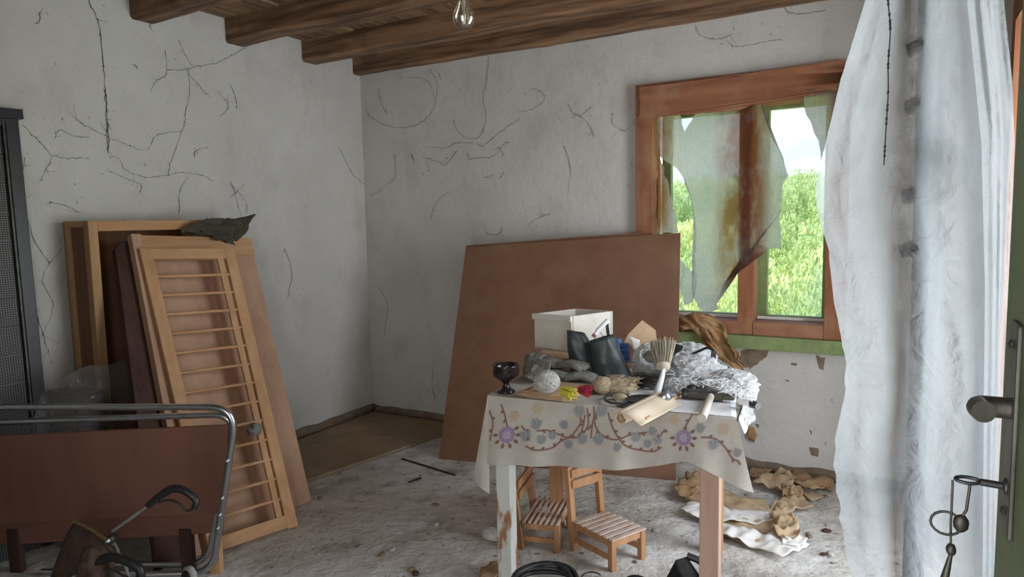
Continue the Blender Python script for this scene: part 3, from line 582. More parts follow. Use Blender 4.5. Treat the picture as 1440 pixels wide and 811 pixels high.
# left corner tail and side drops
def ltail(u, v): 
    a = front(*[(687 + 3 * v), 556 + 137 * v]); b = dp(686 - 19 * min(1, v * 1.1), 556 + 118 * v, 2.72 + .06 * v) ; a = onp(687 + 3 * v, 556 + 137 * v, fP, fn) + fn * .01 * v
    return a.lerp(b, u) + fn * .012 * math.sin(u * 3.1) * v
m.grid(ltail, 8, 14)
m.grid(lambda u, v: tFL + ty * (TD * u) - tx * (.006 + .05 * v * u) + down * (.20 + .05 * (1 - u)) * v + V((0, 0, .004)), 20, 8)
m.grid(lambda u, v: tFR + ty * (TD * u) + tx * (.006 + .02 * v) + down * (.05 + .02 * math.sin(u * 9)) * v + V((0, 0, .004)), 20, 5)
m.grid(lambda u, v: tBL.lerp(tBR, u) + ty * (.012 + .01 * v) + down * .2 * v + V((0, 0, .004)), 30, 6)
clo = m.build('cloth', 'cloth', CL)
def q3(x, y): return (660 + x / 3.43, 530 + y / 3.43)
vine, leafm, tulip, flower, core, yel = ('printed_vine', 'print_vine'), ('printed_leaf', 'print_leaf'), ('printed_tulip', 'print_tulip'), ('printed_flower', 'print_flower'), ('printed_flower_heart', 'print_core'), ('printed_blossom', 'print_yellow')
def ribbon(mb, pts, wd):
    P = bez([(*q3(*p), 0) for p in pts], 6); row = []
    for i, p in enumerate(P):
        d = (P[min(i + 1, len(P) - 1)] - P[max(i - 1, 0)]).normalized(); nn = V((-d.y, d.x, 0)) * wd * .5; row.append((front(p.x + nn.x, p.y + nn.y, .0016), front(p.x - nn.x, p.y - nn.y, .0016)))
    MB().add([x for r in row for x in r], [(2 * i, 2 * i + 1, 2 * i + 3, 2 * i + 2) for i in range(len(row) - 1)]).build(*mb, clo)
    return P
def shape(mb, cx, cy, ang, prof, k=.0018):
    ca, sa = math.cos(ang), math.sin(ang); ps = [(cx + x * ca - y * sa, cy + x * sa + y * ca) for x, y in prof]
    mb_ = mb if isinstance(mb, MB) else MB()
    mb_.add([front(*p, k) for p in ps], [tuple(range(len(ps)))])
    if mb_ is not mb: mb_.build(*mb, clo)
LEAF = [(0, 0), (2, -1.6), (5, -1.9), (8, 0), (5, 1.9), (2, 1.6)]; TUL = [(0, 0), (1.5, -3.6), (5, -4.6), (9.5, -4.4), (8, -2), (11, 0), (8, 2), (9.5, 4.4), (5, 4.6), (1.5, 3.6)]
rv = random.Random(5)
vines = [[(155, 130), (175, 180), (190, 235)], [(255, 230), (290, 270), (300, 300)], [(280, 325), (330, 345), (400, 340), (440, 310), (500, 275), (540, 210), (515, 140)], [(330, 255), (380, 255), (430, 275), (480, 290), (540, 280), (575, 230), (570, 150)], [(600, 140), (610, 230), (650, 280), (720, 295), (780, 275), (860, 265)], [(670, 170), (690, 230), (730, 295), (770, 330), (830, 350), (890, 355), (930, 335)], [(900, 320), (930, 270), (950, 250)], [(1075, 180), (1050, 225), (1035, 250)], [(1120, 285), (1190, 295), (1240, 340), (1270, 385), (1305, 400)], [(100, 160), (120, 220), (110, 300)], [(530, 290), (550, 240), (560, 180)], [(620, 150), (600, 200), (590, 290)]]
for pts in vines:
    P = ribbon(vine, pts, 2.3)
    for i in range(3, len(P) - 1, 5):
        d = P[i + 1] - P[i]; shape(leafm, P[i].x, P[i].y, math.atan2(d.y, d.x) + rv.choice((-.7, .7)), [(x * .85, y * .8) for x, y in LEAF])
for x, y in ((468, 250), (400, 300), (350, 320), (285, 305), (480, 345), (550, 320), (545, 190), (640, 320), (713, 350), (800, 310), (860, 340), (920, 320), (875, 280), (630, 190), (1105, 265), (1185, 345), (1290, 380), (320, 250)):
    a = -math.pi / 2 + rv.uniform(-.5, .5); px, py = q3(x, y); k = rv.uniform(1.2, 1.7); shape(tulip, px, py, a, [(p * k, q_ * k) for p, q_ in TUL])
    for j in (-1, 1): shape(('printed_vein', 'print_vine'), px + .3 * j, py, a + .25 * j, [(2 * k, -.25), (9 * k, -.35), (9 * k, .35), (2 * k, .25)], .0024)
for x, y in ((190, 272), (1035, 290)):
    px, py = q3(x, y)
    fm = MB(); cm = MB()
    for k in range(9): shape(fm, px, py, k * 2 * math.pi / 9, [(1, -1.5), (6, -3.6), (10.5, -3), (11.5, 0), (10.5, 3), (6, 3.6), (1, 1.5)], .0018 + .0001 * k)
    for k in range(7): shape(cm, px, py, k * 2 * math.pi / 7, [(1.5, -.5), (5, -1.5), (6, 0), (5, 1.5), (1.5, .5)], .0032)
    fm.build(*flower, clo); cm.build(*core, clo)
    for k in range(7): a = -.6 + k * .62; shape(leafm, px + math.cos(a) * 11.5, py + math.sin(a) * 11.5, a, [(x_ * 1.05, y_ * 1.2) for x_, y_ in LEAF])
for x, y in ((220, 185), (330, 150), (990, 205), (860, 170), (1230, 250)):
    px, py = q3(x, y)
    ym = MB()
    for k in range(6): shape(ym, px, py, k * math.pi / 3, [(0, -1), (6, -2.6), (9, 0), (6, 2.6), (0, 1)])
    ym.build(*yel, clo)
# ------------------------------------------------------------------ things on the table
Z0 = TZ + .008
def T(px, py, z=Z0): return fl(px, py, z)
dT = lambda P: (P - CAMP).dot(AX)
# goblet
b = T(712, 551); o = MB().lathe([(.001, 0), (.036, 0), (.036, .006), (.020, .016), (.013, .030), (.014, .042), (.032, .052), (.050, .068), (.055, .086), (.053, .108), (.055, .113), (.050, .112), (.048, .090), (.040, .068), (.001, .056)], b, seg=32).build('goblet', 'goblet_glaze'); tag(o, 'glossy black footed goblet standing at the table corner', 'goblet')
# folded kraft paper
t = thing('folded_paper', 'folded brown kraft paper wad under the twine', 'paper', T(780, 558))
a0, a1, a2, a3 = T(722, 556), T(795, 566), T(838, 548), T(770, 542)
for k in range(3):
    z = V((0, 0, .003 + .008 * k)); s_ = .012 * k; MB().grid(lambda u, v: (a0.lerp(a1, u)).lerp(a3.lerp(a2, u), v) + z + V((0, 0, .004 * noise.noise(V((u * 4, v * 4, k))) + .001)) + tx * s_, 10, 6).build('fold', 'kraft', t, solid=.003)
MB().tube([a1 + V((0, 0, .013)), a2 + V((0, 0, .014))], .012, 12).build('rolled_edge', 'kraft', t)
# gloves
def glove(base, dirv, name_l, seed, lift, mm='glove_cloth'):
    g = thing('work_glove', name_l, 'glove', base); dirv = V(dirv).normalized(); sd = dirv.cross(V((0, 0, 1))).normalized(); b = base + V((0, 0, lift))
    MB().blob(b - dirv * .06, (.085, .055, .026), seed, .12, 2, 4, False, math.atan2(dirv.y, dirv.x)).build('palm', mm, g)
    for k in range(4):
        a = b + sd * (.030 - .02 * k); r = random.Random(seed + k); MB().tube(bez([a, a + dirv * .065 + V((0, 0, .012)), a + dirv * (.13 - .006 * abs(k - 1.5)) + sd * (.004 - .005 * k) + V((0, 0, -.004))]), [.0155] * 8 + [.014] * 8 + [.007], 8).build('finger', mm, g)
    MB().tube(bez([b - dirv * .05 - sd * .035, b - dirv * .0 - sd * .066, b + dirv * .035 - sd * .07]), [.014] * 8 + [.012] * 8 + [.006], 8).build('thumb', mm, g)
    MB().tube(bez([b - dirv * .155 + V((0, 0, .012)), b - dirv * .125 + V((0, 0, .004)), b - dirv * .09]), [.034] * 8 + [.037] * 8 + [.034], 12).build('cuff', mm, g)
glove(T(790, 532), (1, -.15, 0), 'grey work glove on top of the glove pair beside boots', 3, .062); glove(T(798, 538), (1, .12, 0), 'grey work glove at the bottom of the glove pair', 8, .026)
o = MB().sheet([T(px, py, z) for px, py, z in ((733, 528, .80), (740, 502, .84), (765, 500, .85), (775, 515, .84), (770, 532, .80), (748, 538, .78))], (0, -.5, 1), .022, 16, 5, 5).build('grey_rag', 'glove_cloth', solid=.004); tag(o, 'pale grey rag bunched behind the goblet', 'rag')
# rubber boots shafts
def boot(pts, depth, name_l, seed):
    P = [dp(px, py, depth) for px, py in pts]; n = -AX; c = sum(P, V((0, 0, 0))) / len(P); m = MB(); k = len(P); out = []
    N = 24
    # closed ring sections from bottom to top: flattened tube
    (bx0, by0), (bx1, by1), (tx1, ty1), (tx0, ty0) = pts
    rows = 12
    for j in range(rows + 1):
        v = j / rows
        L = dp(bx0 + (tx0 - bx0) * v, by0 + (ty0 - by0) * v, depth); Rr = dp(bx1 + (tx1 - bx1) * v, by1 + (ty1 - by1) * v, depth); ce = (L + Rr) / 2; hw = (Rr - L) / 2; th = .045 - .012 * v
        for q in range(N):
            a = q * 2 * math.pi / N; p = ce + hw * math.cos(a) * (1 + .04 * math.sin(v * 9 + seed)) + n * (th * math.sin(a) * (1 + .35 * noise.noise(V((math.cos(a) * 2, v * 3, seed)))))
            out.append(p)
    fs = [(j * N + q, j * N + (q + 1) % N, (j + 1) * N + (q + 1) % N, (j + 1) * N + q) for j in range(rows) for q in range(N)]
    m.add(out, fs, True); m.add(out[:N], [tuple(reversed(range(N)))])
    o = m.build('rubber_boot', 'rubber_green', solid=.004); return tag(o, name_l, 'boot')
dB = dT(T(830, 533))
boot([(803, 534), (862, 536), (822, 468), (797, 464)], dB + .03, 'dark green rubber boot shaft leaning back, blunt top', 2)
boot([(836, 538), (890, 534), (862, 470), (830, 479)], dB - .03, 'dark green rubber boot shaft with pointed slanted top', 5)
# box under and white box
P0 = fl(752, 490, .85); P1 = fl(804, 496, .85); P2 = fl(862, 486, .85)
o = MB().hexa([T(757, 520), T(838, 522), T(838, 522) + ty * .12, T(757, 520) + ty * .12], [fl(757, 495, .85), fl(838, 500, .85), fl(838, 500, .85) + ty * .10, fl(757, 495, .85) + ty * .10]).build('brown_carton', 'kraft', bevel=.003); tag(o, 'low brown carton under the white box', 'carton')
t = thing('white_box', 'chipped white wooden box with open top on brown carton', 'box', (P0 + P2) / 2)
h1 = dp(751, 440, dT(P0)).z - .85; ex = (P1 - P0); ey = (P2 - P1); Zh = V((0, 0, h1)); wt = .012
exn = ex.normalized(); eyn = ey.normalized(); fnx = eyn.cross(V((0, 0, 1))); fny = -exn.cross(V((0, 0, -1))) ; fny = -V((-exn.y, exn.x, 0)); fnx = fnx if fnx.dot(exn) > 0 else -fnx
def wall4(a, b_, th, n_): MB().slab([a, b_, b_ + Zh, a + Zh], th, n_).build('side', 'box_white', t, bevel=.002)
wall4(P0, P1, wt, fny); wall4(P0 + ey, P1 + ey, wt, -fny); wall4(P1 + eyn * wt, P1 + ey - eyn * wt, wt, fnx); wall4(P0 + eyn * wt, P0 + ey - eyn * wt, wt, -fnx)
MB().slab([P0, P1, P1 + ey, P0 + ey], .008, (0, 0, -1)).build('bottom', 'box_white', t)
a, b_ = P0 - exn * .004 + Zh - V((0, 0, .012)) - eyn * .006, P1 + exn * .004 + Zh - V((0, 0, .012)) - eyn * .006; MB().bar(a, b_, .026, .012, (0, 0, 1)).build('lid_strip', 'box_white', t, bevel=.002)
# knife with handle
dk = dB - .05; t = thing('knife', 'knife with pale worn handle stuck behind the boots', 'knife', dp(836, 490, dB)); MB().tube([dp(836, 471, dk), dp(842, 463, dk), dp(849, 456, dk), dp(855, 450, dk)], [.0085, .0105, .010, .0105], 10).build('handle', 'handle_white', t); MB().tube([dp(834, 474, dk), dp(837, 470, dk)], .010, 10).build('butt', 'laminate', t)
MB().bar(dp(843, 466, dk + .01), dp(850, 475, dk + .02), .004, .002, AX).build('spike', 'old_metal', t); MB().bar(dp(853, 452, dk + .01), dp(858, 490, dB + .03), .014, .002, tx).build('blade', 'steel', t)
# twine balls
def ball(P, r, mm, label, turns, seed, name='twine_ball', sq=.85, wire=.0024):
    r_ = random.Random(seed); t = thing(name, label, 'twine', P); c = P + V((0, 0, r * sq)); MB().blob(c, (r * .93, r * .93, r * .93 * sq), seed, .04, 2, 3, False).build('core', mm, t); m = MB()
    for k in range(turns):
        ax = V((r_.gauss(0, 1), r_.gauss(0, 1), r_.gauss(0, 1))).normalized(); u = ax.orthogonal().normalized(); w_ = ax.cross(u); o_ = ax * r * r_.uniform(-.45, .45); rr = math.sqrt(max(.0, 1 - (o_.length / r) ** 2)) * r
        m.tube([V((q.x, q.y, q.z * sq)) + c for q in (o_ + (u * math.cos(a * .314) + w_ * math.sin(a * .314)) * rr for a in range(20))], wire, 4, closed=True)
    m.build('winding', mm, t); return t
ball(T(769, 552, Z0 + .026), .050, 'twine_white', 'ball of off-white twine beside the yellow yarn', 46, 4)
def tassel(P, dirv, L, r, mm, label, seed, cat='yarn', name='yarn_tassel'):
    r_ = random.Random(seed); d = V(dirv).normalized(); sd = d.orthogonal().normalized(); e = d.cross(sd); m = MB()
    for k in range(46):
        a = r_.uniform(0, 6.28); q = r * math.sqrt(r_.random()); st = P + (sd * math.cos(a) + e * math.sin(a)) * q * .7; en = st + d * L * r_.uniform(.85, 1.05) + (sd * math.cos(a) + e * math.sin(a)) * q * .5; m.tube([st, st.lerp(en, .5) + V((0, 0, .003)), en], .0022, 4)
    o = m.build(name, mm); return tag(o, label, cat)
tassel(T(790, 549, Z0 + .052), (1, -.35, -.12), .062, .022, 'yarn_yellow', 'bundle of yellow yarn beside the twine ball', 2); tassel(T(815, 548, Z0 + .048), (1, -.2, .0), .045, .020, 'yarn_red', 'small bundle of red yarn beside the yellow yarn', 3)
ball(T(848, 553, Z0), .038, 'twine_tan', 'tan twine skein in front of the boots', 40, 9); b = T(868, 552); t = thing('straw_bundle', 'tan tangle of raffia beside the tan skein', 'raffia', b); MB().blob(b + V((0, 0, .026)), (.07, .045, .03), 12, .25, 3, 4).build('core', 'twine_tan', t)
m = MB(); r_ = random.Random(4)
for k in range(60):
    a = r_.uniform(0, 6.28); c = b + V((r_.uniform(-.06, .06), r_.uniform(-.03, .03), .03)); m.tube(bez([c + V((r_.uniform(-.04, .04), r_.uniform(-.03, .03), r_.uniform(0, .035))) for _ in range(4)], 4), .0013, 4)
m.build('strands', 'twine_tan', t)
o = MB().tube([T(868 + 18 * math.cos(a * .35), 560 + 7 * math.sin(a * .35), Z0 + .012) for a in range(18)], .004, 6, closed=True).build('cord_loop', 'black_rubber'); tag(o, 'black cord loop at front of table pile', 'cord')
o = MB().blob(T(872, 562) + V((0, 0, .012)), (.03, .018, .014), 2, .1, 2, 3, False).build('wooden_toggle', 'twine_tan'); tag(o, 'small tan wooden toggle inside the cord loop', 'toggle')
# dark wire tangle and grey stone
b = T(905, 545); m = MB(); r_ = random.Random(9)
for k in range(40): m.tube(bez([b + V((r_.uniform(-.06, .06), r_.uniform(-.05, .05), r_.uniform(0.004, .06))) for _ in range(4)], 4), .0013, 4)
o = m.build('wire_tangle', 'old_metal'); tag(o, 'tangle of thin dark wire beside the raffia', 'wire')
# black dish and flat bar
b = T(905, 566); o = MB().lathe([(.001, .004), (.055, .004), (.066, .012), (.066, .015), (.054, .009), (.001, .008)], b, seg=24).build('black_dish', 'black_plastic'); tag(o, 'shallow black lid under the whitewash brush', 'lid')
o = MB().bar(T(872, 572, Z0 + .006), T(912, 560, Z0 + .012), .03, .006, ty).build('putty_knife', 'old_metal', bevel=.001); tag(o, 'dark flat putty blade beside the black lid', 'blade')
# paper roll and stick
t = thing('paper_roll', 'roll of cream paper jutting over the table edge', 'paper roll', T(900, 580)); r0, r1 = T(872, 588, Z0 + .02), T(925, 562, Z0 + .02); ra = (r1 - r0).normalized(); rs = ra.cross(V((0, 0, 1))).normalized(); L = (r1 - r0).length + .03
def spiral(v, a): rr = .016 + .006 * a / 6.28; return r0 + ra * (L * v) + rs * math.cos(a) * rr + V((0, 0, 1)) * math.sin(a) * rr
MB().grid(lambda u, v: spiral(v, u * 9.0), 40, 6).build('scroll', 'paper_roll', t, solid=.0016)
MB().grid(lambda u, v: r0 + ra * (L * v) + rs * (.008 + .07 * u) + V((0, 0, .021 - .030 * u + .004 * math.sin(u * 5))), 10, 6).build('loose_flap', 'paper_roll', t, solid=.0016)
MB().lathe([(.012, 0), (.012, .01)], r0 - ra * .001, ra, 14).build('core', 'kraft', t)
o = MB().tube([T(907, 590, Z0 + .012), T(957, 553, Z0 + .012)], .006, 8).build('wooden_stick', 'pine_x'); tag(o, 'thin wooden stick beside the paper roll', 'stick')
# white crumpled bags
def bag(c, size, seed, label, mm='bag_film', rot=0, name='plastic_bag', amp=.30, fr=2.6): o = MB().blob(c, size, seed, amp, fr, 5, True, rot, flat=-size[2] * .6).build(name, mm); return tag(o, label, 'plastic bag' if 'bag' in name else 'cloth')
b = T(912, 528); bag(b + V((0, 0, .055)), (.062, .05, .075), 31, 'small crumpled white plastic bag beside the boots'); 
b = T(975, 540); bag(b + V((0, .02, .045)), (.115, .10, .062), 44, 'large crumpled white plastic bag in the middle of pile', rot=.3); b = T(1030, 552); bag(b + V((0, 0, .035)), (.088, .085, .048), 57, 'crumpled white plastic bag at right table end', rot=-.5)
b = T(962, 522); bag(b + V((0, .05, .06)), (.11, .08, .055), 63, 'crumpled white plastic bag under the black shears', rot=.2)
for i, (px, py) in enumerate(((950, 550), (1015, 556))): b = T(px, py); bag(b + V((0, 0, .02)), (.05, .04, .028), 70 + i, ['wad of white plastic strips behind the wooden stick', 'wad of white plastic strips behind the hammer head'][i], amp=.45, fr=3.5)
o = MB().sheet([T(px, py, z) for px, py, z in ((945, 480, .845), (965, 490, .85), (1000, 505, .845), (1026, 521, .835), (1005, 540, .82), (960, 520, .83), (938, 500, .84))], (0, 0, 1), .008, 8, 4, 5).build('white_sheet', 'oilcloth_white', solid=.002); tag(o, 'stiff white sheet laid over the back of the pile', 'sheet')
o = MB().grid(lambda u, v: T(870 + 165 * u - 20 * v * (1 - u), 572 + 14 * u - (44 - 4 * u) * v, Z0 + .001 + .002 * noise.noise(V((u * 7, v * 6, 2)))), 20, 8).build('lit_cloth_patch', 'oilcloth_white', solid=.001); tag(o, 'white sheet painting the lit tablecloth top under the hammer', 'paper')  # white layer paints the light falling on the cloth top
m = MB(); r_ = random.Random(31)
for k in range(150):
    px = r_.uniform(935, 1058); py = 500 + (px - 935) * .30 + r_.uniform(0, 26); b = T(px, min(py, 562), .80 + r_.uniform(.0, .045)); m.tube(bez([b + V((r_.gauss(0, .015), r_.gauss(0, .015), r_.gauss(0, .008))) for _ in range(5)], 4), r_.uniform(.0006, .0015), 4)
o = m.build('plastic_strips', 'oilcloth_white'); tag(o, 'loose tangle of thin white strips over the bags', 'strips')
# scraps hanging at the right
o = MB().sheet([T(1044, 558, .79), T(1062, 562, .785), dp(1059, 590, dT(T(1055, 575))), dp(1050, 602, dT(T(1050, 575))), dp(1046, 588, dT(T(1050, 575))), T(1040, 580, .77)], (.7, -.7, .2), .018, 20, 4, 7).build('plastic_scrap', 'bag_film'); tag(o, 'torn white plastic scrap hanging off right table end', 'plastic scrap')
t = thing('file_tool', 'file with black handle end under the bag at table edge', 'file', T(1048, 570)); MB().tube([T(1040, 564, .795), T(1056, 568, .795)], .012, 10).build('sleeve', 'handle_white', t); MB().tube([T(1054, 567, .795), T(1066, 571, .795)], [.014, .013], 10).build('handle', 'black_plastic', t)
# hammer
h = T(1000, 556, Z0 + .022); t = thing('hammer', 'rusty hammer with worn pale handle end towards table edge', 'hammer', h - V((0, 0, .022)))
MB().bar(h - tx * .085, h + tx * .045, .034, .034, (0, 0, 1)).build('head', 'old_metal', t, bevel=.006); MB().lathe([(.018, 0), (.021, .012), (.021, .026), (.001, .028)], h - tx * .08, -tx, 14).build('face', 'old_metal', t)
MB().bar(h + tx * .04, h + tx * .085, .02, .03, (0, 0, 1)).build('peen', 'old_metal', t, bevel=.006); hh = T(987, 588, Z0 + .022); MB().tube([h, h.lerp(hh, .5), hh], [.013, .014, .015], 12).build('handle', 'box_white', t)
for i, (px, py) in enumerate(((1023, 561), (972, 553))): b = T(px, py); o = MB().lathe([(.001, 0), (.022, 0), (.024, .008), (.022, .030), (.010, .034), (.001, .034)], b, (0, 0, 1), 8).build('iron_knob', 'old_metal'); tag(o, ['dark iron nut right of the hammer', 'dark iron nut left of the hammer handle'][i], 'nut')
# shears
t = thing('garden_shears', 'black shears with curved handles lying over white bags', 'shears', T(985, 535)); 
ds = dT(T(990, 530)) ; MB().bar(dp(1001, 520, ds), dp(1004, 493, ds), .022, .006, tx).build('blade', 'black_plastic', t, bevel=.001); MB().tube(bez([dp(1004, 493, ds), dp(995, 489, ds + .02), dp(984, 493, ds + .05), dp(975, 497, ds + .08)]), .006, 8).build('handle', 'black_plastic', t)
MB().tube(bez([dp(982, 524, ds - .03), dp(990, 530, ds - .05), dp(1003, 524, ds - .04), dp(1006, 515, ds)]), .007, 8).build('handle', 'black_plastic', t); MB().bar(dp(1003, 517, ds), dp(1025, 521, ds - .01), .03, .008, V((0, 0, 1))).build('blade', 'black_plastic', t, bevel=.001); MB().lathe([(.001, 0), (.03, 0), (.034, .006), (.001, .010)], dp(990, 526, ds - .02), (0, 0, 1), 16).build('pivot_plate', 'black_plastic', t)
o = MB().sheet([dp(px, py, ds + .06) for px, py in ((945, 500), (958, 492), (960, 486), (950, 483), (941, 503))], -AX, .01, 20, 3, 2).build('black_rag', 'felt_black', solid=.003); tag(o, 'small black rag behind the whitewash brush', 'rag')
# whitewash brush
dW = dT(T(925, 556)) ; t = thing('whitewash_brush', 'old whitewash brush with pale handle propped bristles up', 'brush', T(925, 560))
MB().tube([dp(923, 557, dW - .005), dp(927, 543, dW + .01), dp(931, 530, dW + .03), dp(934, 515, dW + .05)], [.012, .013, .010, .007], 12).build('handle', 'handle_white', t)
bc0, bc1 = dp(932, 516, dW + .055), dp(932, 480, dW + .11); bd = (bc1 - bc0).normalized(); bsd = tx - bd * tx.dot(bd); bsd.normalize(); be = bd.cross(bsd); m = MB(); r_ = random.Random(6)
for k in range(260):
    a = r_.uniform(0, 6.28); q = math.sqrt(r_.random()); o_ = bsd * math.cos(a) * q + be * math.sin(a) * q * .6; s0 = bc0 + o_ * .026; e0 = bc0 + bd * (bc1 - bc0).length * r_.uniform(.85, 1.08) + o_ * .055; m.tube([s0, s0.lerp(e0, .5), e0], [.0017, .0017, .001], 3, caps=False)
m.build('bristles', 'bristle', t); MB().lathe([(.010, -.014), (.026, -.008), (.030, .006), (.029, .012), (.001, .012)], bc0, bd, 16).build('ferrule', 'bristle', t)
t = thing('metal_cup_tool', 'small steel cap lying at brush handle foot', 'cap', T(932, 560)); MB().lathe([(.001, 0), (.020, 0), (.022, .01), (.018, .045), (.001, .046)], T(928, 562, Z0 + .022), (.7, -.2, .5), 16).build('cap', 'steel', t)
o = MB().blob(T(915, 520, .84) + V((0, .06, .045)), (.05, .045, .026), 9, .06, 2, 4, False).build('grey_pad', 'glove_cloth'); tag(o, 'rounded grey pad behind the whitewash brush', 'pad')
# cardboard, blue brush, kraft rolls behind
dC = dT(T(895, 515)) + .12; q = [dp(px, py, dC + (495 - py) * .0012) for px, py in ((872, 492), (883, 470), (903, 450), (922, 464), (924, 480), (915, 498))]; m = MB(); k = len(q); nn = -AX; m.add(q + [p - nn * .004 for p in q], [tuple(range(k)), tuple(reversed(range(k, 2 * k)))] + [(i, k + i, k + (i + 1) % k, (i + 1) % k) for i in range(k)]); o = m.build('cardboard_piece', 'kraft', bevel=.001); tag(o, 'tan cardboard scrap with rounded corner standing behind brushes', 'cardboard')
o = MB().tube([dp(893, 484, dC - .03), dp(920, 488, dC - .03)], .018, 14).build('kraft_roll', 'kraft'); tag(o, 'short brown paper roll in front of cardboard scrap', 'paper roll')
o = MB().sheet([dp(px, py, dC - .05) for px, py in ((884, 472), (900, 478), (899, 492), (890, 492))], -AX, .004, 10, 2, 3).build('white_card', 'paper_white', solid=.001); tag(o, 'small white card stuck beside the blue brush', 'card')
t = thing('blue_brush', 'blue bristled scrubbing brush head beside the boots', 'brush', dp(880, 510, dC - .06)); MB().bar(dp(869, 476, dC - .07), dp(872, 512, dC - .08), .02, .05, tx).build('block', 'bristle_blue', t, bevel=.003); m = MB(); r_ = random.Random(8)
for k in range(150):
    v = r_.random(); s0 = dp(872 + 2 * v, 482 + 26 * v, dC - .08 + r_.uniform(-.02, .02)); m.tube([s0, s0 + tx * r_.uniform(.035, .045) + V((0, 0, r_.uniform(-.003, .004)))], .0016, 3, caps=False)
m.build('bristles', 'bristle_blue', t)
for i, (px, py, r_) in enumerate(((903, 494, .014),)): o = MB().tube([dp(899, 500, dC - .08), dp(908, 486, dC - .06)], .012, 12).build('steel_tube', 'steel'); tag(o, 'short steel tube between white bag and bristles', 'tube')

# ================================================================== CHAIRS AND FLOOR THINGS
def chair(label, fl_, fr_, bl_, br_, seatz, backz, wood_='chair_wood'):
    """feet on the floor; seat on front/back legs, two-slat back"""
    c = (fl_ + fr_ + bl_ + br_) / 4; t = thing('slatted_chair', label, 'chair', V((c.x, c.y, 0)))
    sx = (fr_ - fl_).normalized(); sy = (bl_ - fl_); sy.normalize(); up_ = V((0, 0, 1))
    for a in (fl_, fr_): MB().bar(a, V((a.x, a.y, seatz - .012)), .026, .026, sx).build('leg', wood_, t, bevel=.002)
    for a in (bl_, br_): MB().bar(a, V((a.x, a.y, backz)) + sy * .035, .026, .028, sx).build('back_leg', wood_, t, bevel=.002)
    def lerp4(u, v): return fl_.lerp(fr_, u).lerp(bl_.lerp(br_, u), v)
    for v in (0.0, .93): MB().bar(lerp4(.06, v) + up_ * (seatz - .03), lerp4(.94, v) + up_ * (seatz - .03), .03, .014, up_).build('seat_rail', wood_, t, bevel=.001)
    for u in (0.0, 1.0): MB().bar(lerp4(u, .06) + up_ * (seatz - .03), lerp4(u, .92) + up_ * (seatz - .03), .026, .014, up_).build('seat_rail', wood_, t, bevel=.001); MB().bar(lerp4(u, .06) + up_ * .05, lerp4(u, .94) + up_ * .05, .02, .012, up_).build('stretcher', wood_, t)
    n = 7
    for i in range(n):
        v = -.10 + 1.06 * (i + .5) / n; MB().bar(lerp4(-.08, v) + up_ * (seatz - .008), lerp4(1.08, v) + up_ * (seatz - .008), (bl_ - fl_).length * 1.06 / n - .013, .007, sy).build('seat_slat', 'seat_slat', t, bevel=.0015)
    for z in (backz - .028, backz - .075): 
        f_ = sy * (.035 * z / backz); MB().bar(bl_ + up_ * z + f_ - sy * .018, br_ + up_ * z + f_ - sy * .018, .038, .012, up_).build('back_slat', wood_, t, bevel=.002)
    return t
# right chair: back posts on the left side, seat reaching to the right
cA = fl(861, 802); cB = fl(902, 785); cC = fl(806, 772); cD = fl(847, 756)
cC = cA + (cC - cA).normalized() * .235; cD = cB + (cC - cA)
sz = CAMP.z - (fl(861, 802) - CAMP).length * 0 ; seat_z = dp(861, 753, dT(cA)).z; back_z = dp(806, 655, dT(cC)).z
chair('small slatted wooden chair with bare seat beside the black hat', cB, cA, cD, cC, seat_z, back_z)
# left chair behind the coil
eA = fl(784, 776); eB = fl(733, 771); sz2 = dp(784, 731, dT(eA)).z; eo = fl(747.5, 694, sz2) - fl(727, 724, sz2); eo.z = 0; bz2 = dp(745, 645, dT(eB + eo)).z
chair('small slatted wooden chair half hidden behind the peeling table leg', eA + eo, eA, eB + eo, eB, sz2, bz2)
# bucket with cable coil
bc = fl(768, 868); bc = V((bc.x, bc.y, 0)); bz = .115
t = thing('white_bucket', 'white plastic bucket under the black cable coil', 'bucket', bc); MB().lathe([(.001, 0), (.098, 0), (.112, bz), (.118, bz), (.118, bz - .012), (.113, bz - .014)], bc, seg=32).build('body', 'bucket_white', t); MB().lathe([(.001, bz - .02), (.112, bz - .02)], bc, seg=32).build('filling', 'stone', t)
t = thing('cable_coil', 'coil of thick black cable lying on the white bucket', 'cable', bc + V((0, 0, bz))); pts = []
for k in range(150):
    a = k * 2 * math.pi / 26; r = .112 + .012 * math.sin(k * .13) + .006 * math.sin(k * .7); pts.append(bc + V((math.cos(a) * r, math.sin(a) * r * .95, bz + .008 + .006 * (k // 26) + .004 * math.sin(a + k * .05))))
MB().tube(pts, .0075, 8).build('cable', 'black_rubber', t); e = pts[0]; MB().tube([e, e + V((-.02, -.03, 0)), bc + V((-.10, -.10, bz + .012))], .0075, 8).build('cable_end', 'black_rubber', t); MB().blob(bc + V((.035, -.108, bz + .018)), (.024, .014, .016), 2, .1, 2, 3, False).build('tape', 'twine_tan', t)
m = MB(); r_ = random.Random(2)
for k in range(40): m.tube(bez([bc + V((r_.uniform(-.07, .07), r_.uniform(-.06, .06), bz + r_.uniform(-.015, .015))) for _ in range(3)], 4), .0016, 4)
o = m.build('string_tangle', 'twine_white'); tag(o, 'tangle of pale string inside the cable coil', 'string')
